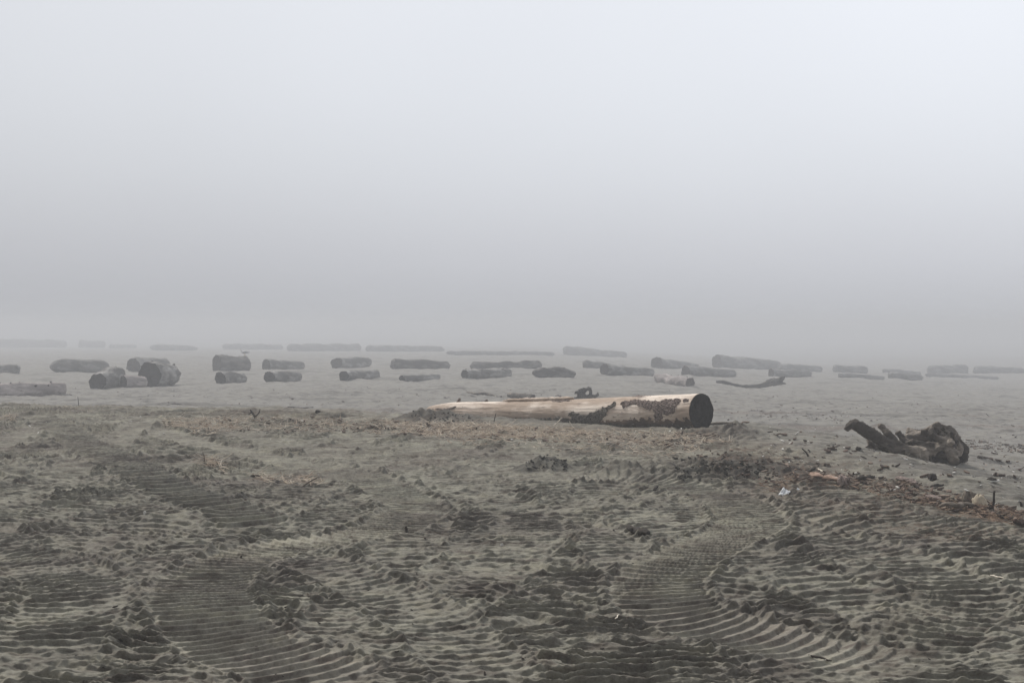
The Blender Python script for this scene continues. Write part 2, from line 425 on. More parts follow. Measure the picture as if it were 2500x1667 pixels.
# patches of damp sand turned up on the plateau
dpn = pn(X / 1.4, Y / 1.9, 110) + .5 * pn(X / .4, Y / .4, 111)
damp = np.maximum(damp, .15 * sst(.15, .6, dpn) * plate)
damp = np.maximum(damp, .12 * sst(2.2, 4.5, X) * sst(-14, -9, -Y) * plate)
damp = np.maximum(damp, .5 * sst(.15, .6, pn(X / 4, Y / 2, 112) + .4 * pn(X / .8, Y / .5, 113)) * (1 - plate))
dry = .0 * plate + (1 - plate) * np.clip(.45 + .5 * sst(1, 7, D) + .2 * pn(X / 3, Y / 2, 114), 0, 1)
bandd = np.exp(-((D + .6) / 1.1) ** 2) * sst(-7.5, -5.5, X) * (Y > 9)
litter = np.clip(bandd * (.55 + .5 * pn(X / .8, Y / .6, 115)), 0, 1) * np.where(Y > 17, .8, 1)
litter = np.maximum(litter, .7 * sst(.25, .5, pn(X / 6, Y / 1.8, 116)) * (1 - plate) * (Y < 45))

GH = h
lean = np.clip(det * plate, -.06, .09) * np.clip(1.3 - Y / 30, 0, 1)
# the pushed-up sand leans over and slumps forward
V = np.stack([X + .1 * lean, Y - .75 * lean, h], -1).reshape(-1, 3)
nr, nc = X.shape
ii = (np.arange(nr - 1)[:, None] * nc + np.arange(nc - 1)[None, :]).ravel()
Q = np.stack([ii, ii + 1, ii + nc + 1, ii + nc], 1)
ground = mesh_np('sandy_ground', V, Q, M_sand)
ground['kind'] = 'structure'
for nme, arr in (('damp', damp), ('dry', dry), ('litter', litter), ('packed', packed * plate * (Y < 13))):
    a = ground.data.attributes.new(nme, 'FLOAT', 'POINT'); a.data.foreach_set('value', arr.astype(np.float32).ravel())

def gz(x, y):
    """height of the sand at any point"""
    x = np.atleast_1d(np.asarray(x, float)); y = np.atleast_1d(np.asarray(y, float))
    i = np.clip(np.searchsorted(ys, y) - 1, 0, nr - 2); fy = np.clip((y - ys[i]) / (ys[i + 1] - ys[i]), 0, 1)
    u = x / np.maximum(y, 4.5); j = np.clip(np.searchsorted(us, u) - 1, 0, nc - 2); fx = np.clip((u - us[j]) / (us[j + 1] - us[j]), 0, 1)
    a = GH[i, j] * (1 - fx) + GH[i, j + 1] * fx; c = GH[i + 1, j] * (1 - fx) + GH[i + 1, j + 1] * fx
    return a * (1 - fy) + c * fy
def hit(px, py):
    """where the sight line through a photo pixel meets the sand"""
    px = np.atleast_1d(np.asarray(px, float)); py = np.atleast_1d(np.asarray(py, float))
    z = np.full(px.shape, 4.6); done = np.zeros(px.shape, bool)
    while True:
        act = ~done & (z < 1000)
        if not act.any(): break
        zz = z[act]; x = (px[act] - CX) / F * zz
        below = H0 - (py[act] - HY) / F * zz <= gz(x, zz)
        nz = np.where(below, zz, zz * 1.004)
        z[act] = nz; dd = done[act]; dd |= below; done[act] = dd
    x = (px - CX) / F * z
    return x, z, gz(x, z)

# ---------------------------------------------------------------- wood builders
def tube(pts, rad, n=10, rough=.1, seed=0, sq=1.0, freq=3.0):
    """closed tapering limb through the points"""
    P = np.array(pts, float); k = len(P); rad = np.array(rad, float)
    T = np.gradient(P, axis=0); T /= np.linalg.norm(T, axis=1)[:, None] + 1e-9
    up = np.array([0, 0, 1.]); 
    if abs(T.mean(0)[2]) > .8: up = np.array([0, 1., 0])
    A = np.cross(T, up); A /= np.linalg.norm(A, axis=1)[:, None] + 1e-9; Bv = np.cross(A, T)
    th = np.linspace(0, 2 * np.pi, n, endpoint=False)
    ss = np.concatenate([[0], np.cumsum(np.linalg.norm(np.diff(P, axis=0), axis=1))])
    rm = rad.mean() + 1e-6
    nz = 1 + rough * (pn(np.cos(th)[None] * 1.3 + ss[:, None] / rm / freq, np.sin(th)[None] * 1.3 + ss[:, None] * .37 / rm, seed) * 1.6)
    rr = rad[:, None] * nz
    V = P[:, None] + rr[..., None] * (np.cos(th)[None, :, None] * A[:, None] + sq * np.sin(th)[None, :, None] * Bv[:, None])
    V = np.vstack([V.reshape(-1, 3), P[0] - T[0] * rad[0] * .25, P[-1] + T[-1] * rad[-1] * .25])
    a = np.arange(n); b_ = (a + 1) % n
    Q = np.concatenate([np.stack([i * n + a, i * n + b_, (i + 1) * n + b_, (i + 1) * n + a], 1) for i in range(k - 1)])
    T1 = np.stack([np.full(n, k * n), b_, a], 1); T2 = np.stack([np.full(n, k * n + 1), (k - 1) * n + a, (k - 1) * n + b_], 1)
    return V, Q, np.vstack([T1, T2])
def join(parts):
    Vs, Qs, Ts = [], [], []; o_ = 0
    for V_, Q_, T_ in parts:
        Vs.append(V_); 
        if len(Q_): Qs.append(Q_ + o_)
        if len(T_): Ts.append(T_ + o_)
        o_ += len(V_)
    return np.vstack(Vs), np.vstack(Qs) if Qs else None, np.vstack(Ts) if Ts else None
def resample(pts, rad, n):
    P = np.array(pts, float); k = len(P); s = np.arange(k); u = np.linspace(0, k - 1, n)
    Pc = catmull(P, 12); sc = np.linspace(0, k - 1, len(Pc))
    return np.stack([np.interp(u, sc, Pc[:, i]) for i in range(3)], 1), np.interp(u, s, rad)

LOGGROUP = 'driftwood logs lying in rows across the foggy beach'
def make_log(name, label, xc, yb, hpx, wpx, xf, hf, m=None, seed=1, shape='cut', knobs=0, dz=None, me=None, rough=.11, bend=0.0, bury=.13, group=LOGGROUP, wave=.15, cat='log'):
    """near end centred on photo column xc with its foot on row yb; far end at column xf"""
    m = m or M_grey
    x0, z0, g_ = hit(xc, yb); x0, z0, g_ = float(x0[0]), float(z0[0]), float(g_[0])
    r0 = hpx / F * z0 / 2
    q = min(.85, wpx / hpx); lat = (xf - xc) / F * z0
    if dz is None: dz = abs(lat) * q / math.sqrt(1 - q * q)
    z1 = z0 + dz; x1 = (xf - CX) / F * z1; r1 = hf / F * z1 / 2
    ga = float(gz(x0, z0 + .3)[0]); gb = float(gz(x1, z1)[0])
    A = Vector((x0, z0 + r0 * .6, ga + r0 * (1 - 2 * bury))); Bp = Vector((x1, z1 + r0 * .6, gb + r1 * (1 - 2 * bury)))
    ex = (Bp - A); L = ex.length; ex.normalize(); ey = Vector((0, 0, 1)).cross(ex).normalized(); ez = ex.cross(ey)
    org = (A + Bp) / 2 - ez * (r0 + r1) / 2 * .95
    mw = Matrix((ex, ey, ez)).transposed().to_4x4(); mw.translation = org
    rs = max(8, min(60, int(L / r0 * 5))); n = 32
    s = np.linspace(0, 1, rs); th = np.linspace(0, 2 * np.pi, n, endpoint=False)
    rad = r0 + (r1 - r0) * s
    if shape in ('round', 'lump'):
        e = .055 if shape == 'round' else .30
        rad = rad * np.minimum(np.sqrt(np.clip(1 - ((e - np.clip(s, 0, e)) / e) ** 2, .04, 1)), np.sqrt(np.clip(1 - ((np.clip(s, 1 - e, 1) - 1 + e) / e) ** 2, .04, 1)))
    else:
        e = .05; rad = rad * np.sqrt(np.clip(1 - .6 * ((np.clip(s, 1 - e, 1) - 1 + e) / e) ** 2, .04, 1))
    c_, s_ = np.cos(th)[None], np.sin(th)[None]; S_ = (s * L)[:, None]
    nz = 1 + wave * pn(c_ * .8 + S_ / r0 * .35, s_ * .8 + S_ / r0 * .2, seed) * 1.5 + rough * pn(c_ * 3 + S_ / r0, s_ * 3 + S_ / r0 * .6, seed + 3) + rough * .6 * pn(c_ * 7 + S_ / r0 * 2, s_ * 7 - S_ / r0, seed + 4)
    rr = rad[:, None] * nz
    zc = (A - org).dot(ez) + ((Bp - org).dot(ez) - (A - org).dot(ez)) * s + bend * np.sin(s * np.pi) * r0
    xs_ = -L / 2 + S_ + np.zeros_like(rr)
    if shape == 'round':
        for e_ in (0, 1, -2, -1): xs_[e_] = xs_[e_] + r0 * .35 * pn(np.cos(th) * 1.9, np.sin(th) * 1.9 + (e_ < 0) * 5, seed + 9)
    if shape == 'jag': xs_[0] = xs_[0] + r0 * .30 * pn(np.cos(th) * 1.7, np.sin(th) * 1.7, seed + 9)
    V_ = np.stack([xs_, rr * c_, rr * s_ + zc[:, None]], -1)
    a = np.arange(n); b_ = (a + 1) % n
    Q_ = np.concatenate([np.stack([i * n + a, i * n + b_, (i + 1) * n + b_, (i + 1) * n + a], 1) for i in range(rs - 1)])
    Vv = np.vstack([V_.reshape(-1, 3), [[L / 2 + r1 * .06, 0, zc[-1]]]])
    T_ = np.stack([np.full(n, rs * n), (rs - 1) * n + a, (rs - 1) * n + b_], 1)
    if shape in ('round', 'lump'):
        Vv = np.vstack([Vv, [[-L / 2, 0, zc[0]]]]); T_ = np.vstack([T_, np.stack([np.full(n, rs * n + 1), b_, a], 1)])
    lg = mesh_np(name, Vv, Q_, m, tri=T_)
    lg.matrix_world = mw
    tag(lg, label, cat, group)
    if shape not in ('round', 'lump'):
        rings = 7; E = [V_[0]]
        cen = np.array([-L / 2, 0, zc[0]])
        for k in range(1, rings):
            f = 1 - k / rings; p = cen + (V_[0] - cen) * f
            p[:, 0] += -r0 * .03 * (k > 0) + r0 * .07 * pn(p[:, 1] / r0 * 2.2, p[:, 2] / r0 * 2.2, seed + 12) + r0 * .04 * pn(p[:, 1] / r0 * 6, p[:, 2] / r0 * 6, seed + 13)
            E.append(p)
        E[0] = cen + (V_[0] - cen) * .992 - np.array([r0 * .02, 0, 0])
        Ve = np.vstack(E + [cen[None] + r0 * .02]); Qe = np.concatenate([np.stack([i * n + b_, i * n + a, (i + 1) * n + a, (i + 1) * n + b_], 1) for i in range(rings - 1)])
        Te = np.stack([np.full(n, rings * n), (rings - 1) * n + b_, (rings - 1) * n + a], 1)
        mesh_np('cut_end', Ve, Qe, me or M_end, tri=Te, parent=lg)
    rk = random.Random(seed)
    for k in range(knobs):
        si = (k + .5 + rk.uniform(-.35, .35)) / knobs; an = math.pi / 2 + rk.uniform(-.9, .9)
        i = int(si * (rs - 1)); ri = rad[i]
        d_ = np.array([rk.uniform(-.3, .3), math.cos(an), math.sin(an)]); p0 = np.array([-L / 2 + s[i] * L, ri * .9 * math.cos(an), zc[i] + ri * .9 * math.sin(an)])
        kr = r0 * rk.uniform(.09, .17)
        Vk, Qk, Tk = tube([p0 - d_ * .05, p0 + d_ * kr * 1.2, p0 + d_ * kr * 2.2], [kr * 1.3, kr, kr * .7], 8, .2, seed + k)
        mesh_np('branch_stub', Vk, Qk, M_brown, tri=Tk, parent=lg)
    return lg

L_ = 'driftwood_log'
def ml(label, *a, **k): return make_log(L_, label, *a, **k)
# nearest row on the lower sand
ml('pale knobbly log running off the left edge of the photo', 150, 961, 34, 10, -90, 40, M_pinkish, 1, knobs=11, dz=-3.2, me=M_endbrown, wave=.06)
ml('short tapering cut log with dark hollow-looking end, in front of the left group of logs', 236, 950, 42, 40, 276, 62, M_grey, 2, dz=2.2, shape='jag')
ml('small pinkish log wedged between two thick cut logs on the left', 298, 946, 31, 16, 352, 29, M_pinkish, 3, dz=.9, me=M_endbrown)
ml('thickest cut log in the foggy left group with large dark round end', 360, 944, 62, 52, 408, 58, M_grey, 4, dz=3.0, knobs=5, bury=.1)
ml('jagged-ended short log directly below the log with the gull', 535, 938, 33, 36, 592, 26, M_grey, 5, shape='jag')
ml('short clean cut log with black left end, second in the front row from the gull', 654, 933, 31, 30, 728, 26, M_grey, 6)
ml('front row log with domed dark left end and banded far end, third from the gull', 838, 930, 26, 32, 922, 19, M_grey, 7, dz=4.2)
ml('thinnest short log of the front row, sunk in sand with small dark end', 980, 929, 16, 22, 1072, 14, M_grey, 8, dz=4)
ml('knobbly birch-like log in the front row above the middle of the big pale log', 1134, 925, 23, 26, 1245, 21, M_grey, 9, knobs=7, dz=3.4)
ml('rugged dark split log with broken right end above the big pale log', 1300, 921, 27, 10, 1406, 25, M_brown, 10, shape='lump', rough=.25, wave=.3)
ml('short pale log slanting down to the right behind the dark end of the big log', 1686, 944, 24, 18, 1606, 27, M_pinkish, 11, dz=4.5, knobs=4, me=M_endbrown)
# second row
ml('log cut off by the left edge of the photo with rounded right end', 42, 913, 25, 4, -40, 25, M_grey, 12, shape='round', dz=.5)
ml('long rounded boulder-like log left of the cut log group', 117, 912, 40, 8, 262, 34, M_grey, 13, shape='lump', wave=.14, dz=2)
ml('log with ragged dark end half hidden behind the thickest left log', 322, 908, 40, 44, 400, 36, M_grey, 14, shape='jag', me=M_endbrown, dz=4)
ml('stout two-lobed log that the gull stands on', 526, 906, 40, 40, 602, 40, M_brown, 15, me=M_endbrown, wave=.16, dz=2.0)
ml('second row log with rounded dark left end, first to the right of the gull', 648, 902, 28, 22, 738, 20, M_grey, 16, me=M_endbrown, wave=.1)
ml('second row log with domed end and a hump near its right end', 820, 900, 32, 34, 900, 26, M_grey, 17, me=M_endbrown, wave=.2, dz=4)
ml('long flat-topped second row log with sloping ragged right end', 955, 902, 31, 12, 1096, 22, M_brown, 18, shape='round', rough=.14, wave=.14)
ml('long even low log of the second row behind the knobbly log', 1148, 901, 18, 5, 1322, 21, M_brown, 19, shape='round', rough=.1)
ml('second row log tapering to a thin right end above the rugged split log', 1424, 898, 24, 6, 1530, 10, M_grey, 20, shape='round')
ml('cut log with rounded dark left end tapering right, first right of the rugged split log', 1476, 916, 29, 27, 1594, 20, M_grey, 21, dz=3.6, me=M_endbrown)
ml('faint cut log with a straight pale top, above the short slanting log', 1603, 899, 30, 22, 1706, 13, M_fogtint, 22, me=M_endbrown, dz=6)
ml('faint low cut log right behind the short slanting log', 1675, 916, 27, 24, 1795, 19, M_fogtint, 23, me=M_endbrown, dz=4)
ml('biggest faint log of the right half, long and thick in the fog', 1752, 898, 36, 26, 1905, 26, M_fogtint, 24, me=M_endbrown, dz=5)
ml('thin faint log sticking out right behind the biggest foggy log', 1900, 905, 20, 6, 2008, 17, M_fogtint, 25, shape='round')
ml('faint log with rounded left end behind the curved branch', 1884, 919, 20, 18, 1980, 17, M_fogtint, 26, me=M_endbrown, dz=3)
ml('faint thick round-ended log at the left of the far right cluster', 2036, 909, 20, 6, 2118, 20, M_fogtint, 27, shape='round')
ml('long low faint log in front of the thick one in the far right cluster', 2048, 922, 14, 4, 2160, 12, M_fogtint, 28, shape='round')
ml('faint narrow log lying at the back in the far right cluster', 2156, 910, 14, 4, 2250, 9, M_fogtint, 29, shape='round')
ml('faint blocky log in front at the middle of the far right cluster', 2172, 924, 18, 7, 2252, 16, M_fogtint, 30, shape='round')
ml('faint log with a peaked hump near the right edge', 2268, 912, 20, 6, 2362, 27, M_fogtint, 31, shape='round', wave=.2)
ml('very low faint log stretching below the humped one near the right edge', 2260, 920, 11, 4, 2440, 9, M_fogtint, 32, shape='round')
ml('faint log running to the right edge of the photo', 2380, 912, 22, 6, 2505, 14, M_fogtint, 33, shape='round')
# farthest row, almost lost in the fog
ml('almost invisible long log in the fog at the far left', -30, 848, 24, 5, 160, 20, M_fogtint, 34, shape='round')
ml('almost invisible short thick log in the fog beside the far left one', 190, 849, 21, 5, 254, 18, M_fogtint, 35, shape='round')
ml('almost invisible small low log in the fog, second short one from the left', 266, 850, 11, 4, 332, 9, M_fogtint, 36, shape='round')
ml('almost invisible spindle-shaped log in the fog above the left cut log group', 364, 855, 19, 4, 482, 12, M_fogtint, 37, shape='lump')
ml('almost invisible log in the fog just behind the gull', 542, 853, 16, 4, 690, 14, M_fogtint, 38, shape='round')
ml('almost invisible log in the fog above two logs right of the gull', 700, 857, 20, 4, 880, 20, M_fogtint, 39, shape='round')
ml('almost invisible log in the fog above the long flat-topped log', 892, 858, 18, 4, 1084, 15, M_fogtint, 40, shape='round')
ml('almost invisible very long thin log in the fog above the big pale log', 1090, 866, 12, 4, 1354, 12, M_fogtint, 41, shape='round')
ml('almost invisible thick log in the fog in the middle of the photo', 1376, 866, 25, 5, 1530, 15, M_fogtint, 42, shape='round')
# smaller ones on the middle sand
make_log('driftwood_log', 'small round-ended brown log lying just behind the big pale log', 1302, 978, 15, 13, 1242, 12, M_root, 50, dz=3.0, me=M_endbrown, group=None, knobs=0)
make_log('driftwood_log', 'short brown piece of log lying right of the root stump', 2388, 1121, 9, 5, 2424, 7, M_root, 51, shape='round', group=None)

# ---------------------------------------------------------------- the big pale log
def pt(px, py, z): return np.array([(px - CX) / F * z, z, H0 - (py - HY) / F * z])
A3, B3 = pt(1712, 1006, 19.25), pt(1052, 1006, 24.3)
ex = Vector(B3 - A3); L = ex.length; ex.normalize(); ey = Vector((0, 0, 1)).cross(ex).normalized(); ez = ex.cross(ey)
mw = Matrix((ex, ey, ez)).transposed().to_4x4(); mw.translation = Vector((A3 + B3) / 2)
MWn = np.array(mw)
def trunk_r(s, th, seed=70):
    r = .298 - .104 * s
    r = np.where(s > .86, r * (1 - .38 * ((s - .86) / .14) ** 2), r)                   # broken, blunt tip
    c_, s_ = np.cos(th), np.sin(th); S_ = s * L
    nz = 1 + .035 * pn(c_ * .8 + S_ * .5, s_ * .8 + S_ * .3, seed) + .018 * pn(c_ * 4 + S_ * 1.2, s_ * 4, seed + 1) + .010 * pn(c_ * 14 + S_, s_ * 14 - S_, seed + 2)
    return r * nz
def trunk_pts(s, th, off=0.0):
    r = trunk_r(s, th) + off
    zc = -.03 * np.sin(s * np.pi) - .02 * (s > 2)
    return np.stack([-L / 2 + s * L + 0 * th, r * np.cos(th), r * np.sin(th) + zc], -1)
def to_px(P):
    Wd = P @ MWn[:3, :3].T + MWn[:3, 3]
    return CX + F * Wd[..., 0] / Wd[..., 1], HY + F * (H0 - Wd[..., 2]) / Wd[..., 1]
def grid_obj(name, s, th, off, m, parent=None, mask=None, wrap=True):
    SS, TT = np.meshgrid(s, th, indexing='ij')
    P = trunk_pts(SS, TT, off).reshape(-1, 3)
    a, n = len(s), len(th); i = np.arange(a - 1)[:, None] * n; j = np.arange(n if wrap else n - 1)[None]
    q = np.stack([i + j, i + (j + 1) % n, i + n + (j + 1) % n, i + n + j], -1).reshape(-1, 4)
    if mask is not None:
        q = q[mask.ravel()[q].any(1)]
        used = np.unique(q); mp = np.zeros(len(P), int); mp[used] = np.arange(len(used)); P = P[used]; q = mp[q]
    return P, q
s_ = np.linspace(0, 1, 260); th_ = np.linspace(0, 2 * np.pi, 128, endpoint=False)
SS, TT = np.meshgrid(s_, th_, indexing='ij')
crack = .006 * (np.abs(pn(np.cos(TT) * 5 + SS * 1.5, np.sin(TT) * 5 + SS * 1.3, 77)) < .03)
P, q = grid_obj('x', s_, th_, -crack, None)
tipc = len(P); P = np.vstack([P, [[L / 2 + .05, 0, 0]]]); n = 128
tt_ = np.stack([np.full(n, tipc), 259 * n + np.arange(n), 259 * n + (np.arange(n) + 1) % n], 1)
big = mesh_np('driftwood_log', P, q, M_pale, tri=tt_)
big.matrix_world = mw
tag(big, 'big bare pale log with bark patches and a black cut end, mid photo', 'log')
# cut end
rings = 14; th2 = th_; Vr = []
edge = trunk_pts(np.zeros(n), th2)
cen = np.array([-L / 2, 0, 0.]); 
for k in range(rings):
    f = 1 - k / rings; p = cen + (edge - cen) * (f * .995)
    p += (k == 0) * np.stack([0 * th2, .012 * pn(th2 * 6, th2 * 0, 122), .012 * pn(th2 * 6, th2 * 0 + 5, 123)], 1)
    p[:, 0] += -.012 * (k > 0) - .006 + .012 * pn(p[:, 1] * 9, p[:, 2] * 9, 120) + .006 * pn(p[:, 1] * 40, p[:, 2] * 9, 121)
    Vr.append(p)
Vr = np.vstack(Vr + [cen[None] - [[.012, 0, 0]]]); a = np.arange(n); b_ = (a + 1) % n
Qe = np.concatenate([np.stack([i * n + b_, i * n + a, (i + 1) * n + a, (i + 1) * n + b_], 1) for i in range(rings - 1)])
Te = np.stack([np.full(n, rings * n), (rings - 1) * n + b_, (rings - 1) * n + a], 1)
mesh_np('cut_end', Vr, Qe, M_endblack, tri=Te, parent=big)
# bark patches still clinging to the trunk, and one patch of painted shade; outlines in photo pixels
def poly_sd(px, py, poly):
    P_ = np.array(poly, float); best = np.full(px.shape, 1e9); ins = np.zeros(px.shape, bool)
    for i in range(len(P_)):
        a, c = P_[i], P_[(i + 1) % len(P_)]; d = c - a
        t_ = np.clip(((px - a[0]) * d[0] + (py - a[1]) * d[1]) / (d @ d), 0, 1)
        best = np.minimum(best, np.hypot(px - a[0] - t_ * d[0], py - a[1] - t_ * d[1]))
        cr = ((a[1] > py) != (c[1] > py)) & (px < (c[0] - a[0]) * (py - a[1]) / (c[1] - a[1] + 1e-12) + a[0]); ins ^= cr
    return np.where(ins, best, -best)
def bark(poly, m, thick, seed, label=None, jag=4.0):
    s = np.linspace(0, 1, 1100); th = np.linspace(0, 2 * np.pi, 420, endpoint=False)
    px_, py_ = to_px(trunk_pts(*np.meshgrid(s, th, indexing='ij')))
    SSf, TTf = np.meshgrid(s, th, indexing='ij')
    front = (np.cos(TTf - np.pi * 0) * side > -.12) 
    sd = poly_sd(px_, py_, poly) + jag * fbm(SSf * L / .10, TTf * .3 / .07, 3, seed)
    sd = np.where(front, sd, -50)
    if sd.max() < 0: return None
    k = np.clip(sd / 1.6, 0, 1)
    flake = .55 + .9 * np.abs(fbm(SSf * L / .07, TTf * .3 / .035, 4, seed + 3, .6)) 
    off = -.004 + (thick * flake + .004) * k
    P_, q_ = grid_obj('x', s, th, off, None, mask=sd > 0)
    return mesh_np('bark_and_shade_patch', P_, q_, m, smooth=False, parent=big)
# which way round faces the camera
side = 1.0 if (mw.to_3x3() @ Vector((0, 1, 0))).y < 0 else -1.0
Z3 = lambda zx, zy: (1480 + zx / 7.35, 940 + zy / 7.35)
bark([Z3(*p) for p in [(240, 345), (330, 300), (520, 265), (700, 275), (920, 265), (940, 300), (1060, 255), (1200, 255), (1290, 235), (1340, 240), (1320, 310), (1270, 360), (1250, 440), (1215, 500), (1180, 550), (1160, 520), (1010, 545), (1005, 620), (880, 630), (840, 590), (860, 500), (820, 450), (720, 430), (620, 370), (480, 350), (340, 395), (310, 425), (285, 380)]], M_bark, .020, 130)
bark([Z3(*p) for p in [(1360, 260), (1400, 228), (1490, 240), (1480, 290), (1390, 312)]], M_bark, .020, 134, jag=2)
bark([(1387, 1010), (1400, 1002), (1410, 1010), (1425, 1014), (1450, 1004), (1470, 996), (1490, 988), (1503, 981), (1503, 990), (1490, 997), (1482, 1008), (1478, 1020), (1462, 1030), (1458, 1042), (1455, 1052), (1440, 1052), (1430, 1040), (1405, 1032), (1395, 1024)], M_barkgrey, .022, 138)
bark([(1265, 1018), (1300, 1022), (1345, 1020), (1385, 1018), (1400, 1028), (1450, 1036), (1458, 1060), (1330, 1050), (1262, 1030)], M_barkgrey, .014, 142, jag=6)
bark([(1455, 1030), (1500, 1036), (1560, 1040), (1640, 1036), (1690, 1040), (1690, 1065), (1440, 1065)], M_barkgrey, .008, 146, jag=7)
bark([(1056, 998), (1080, 997), (1105, 994), (1118, 989), (1110, 997), (1095, 1002), (1082, 1003), (1075, 1000)], M_bark, .022, 150, jag=1.5)
bark([(1530, 966), (1560, 963), (1590, 962), (1588, 966), (1550, 969)], M_bark, .014, 151, jag=1.5)
bark([(1345, 978), (1385, 976), (1400, 978), (1380, 981), (1350, 982)], M_bark, .012, 152, jag=1.5)
M_undershade = wood_mat('underside_shade_wood', (.30, .225, .17), (.075, .058, .046), (.09, .07, .055), streak=9, along=1.6, bd=.01)  # shade under the trunk, painted as dark brown wood
bark([(1180, 1022), (1300, 1026), (1400, 1030), (1500, 1026), (1560, 1020), (1640, 1026), (1690, 1024), (1700, 1070), (1180, 1070)], M_undershade, .003, 148, jag=9)  # thin skin of painted shade along the underside
# long sliver of wood lifted along the far side of the top, and a snag
def sliver(px0, px1, th, r, name, m, seed):
    ss_ = np.linspace(0, 1, 900); px_, py_ = to_px(trunk_pts(ss_, np.full(900, th)))
    s0, s1 = np.interp([-px0, -px1], -px_, ss_)
    k = np.linspace(s0, s1, 36); P_ = trunk_pts(k, np.full(36, th), r * .45)
    rad = r * (1 + .25 * pn(k * 60, k * 0, seed)) * np.minimum(1, np.minimum(np.linspace(.5, 8, 36), np.linspace(8, .25, 36)))
    Vk, Qk, Tk = tube(P_, rad, 12, .25, seed, sq=.8)
    return mesh_np(name, Vk, Qk, m, tri=Tk, parent=big)
sliver(1400, 1228, np.pi / 2 - side * .10, .042, 'wood_splinter', M_pale, 155)
for (px, th, ln, sd_) in ((1118, 1.35, .10, 1), (1186, 1.40, .06, 2), (1362, 1.5, .045, 3)):
    ss_ = np.linspace(0, 1, 900); px_, _ = to_px(trunk_pts(ss_, np.full(900, np.pi / 2)))
    s0 = float(np.interp(-px, -px_, ss_)); p0 = trunk_pts(np.array([s0]), np.array([np.pi / 2]), -.01)[0]
    Vk, Qk, Tk = tube([p0, p0 + [-.03, 0, ln * .5], p0 + [-ln * .7, 0, ln * .8]], [.035, .028, .014], 8, .4, sd_)
    mesh_np('branch_stub', Vk, Qk, M_bark, tri=Tk, parent=big)

# ---------------------------------------------------------------- root masses (limbs fused by a voxel remesh)
def fused(name, parts, m, vox, disp, loc, label, cat, fr=9.0, seed=200):
    V_, Q_, T_ = join(parts)
    ob = mesh_np(name, V_ - loc, Q_, m, tri=T_)
    ob.location = loc
    md = ob.modifiers.new('r', 'REMESH'); md.mode = 'VOXEL'; md.voxel_size = vox; md.use_smooth_shade = True
    dg = bpy.context.evaluated_depsgraph_get(); me = bpy.data.meshes.new_from_object(ob.evaluated_get(dg))
    ob.modifiers.clear(); ob.data = me
    me.materials.clear(); me.materials.append(m)
    nv = len(me.vertices); co = np.empty(nv * 3, np.float32); me.vertices.foreach_get('co', co); co = co.reshape(-1, 3)
    no = np.empty(nv * 3, np.float32); me.vertices.foreach_get('normal', no) if hasattr(me.vertices[0], 'normal') else None; no = no.reshape(-1, 3)
    # gnarled furrows that run down along the limbs
    a = co[:, 0] * .75 + co[:, 2] * .66; b2 = -co[:, 0] * .66 + co[:, 2] * .75
    f = -np.abs(pn(a * fr * .35 + co[:, 1] * fr * .5, b2 * fr, seed)) * 1.4 + .7 * pn(co[:, 0] * fr * .5 + co[:, 1] * fr, co[:, 2] * fr * .6, seed + 1) - .6 * np.abs(pn(a * fr * .8, b2 * fr * 3.2 + co[:, 1] * fr, seed + 2)) + .4 * pn(a * fr * 1.5 + co[:, 1] * fr * 2, b2 * fr * 4, seed + 3)
    co = co + no * (disp * f)[:, None]
    me.vertices.foreach_set('co', co.ravel())
    me.polygons.foreach_set('use_smooth', np.ones(len(me.polygons), bool)); me.update()
    return tag(ob, label, cat)

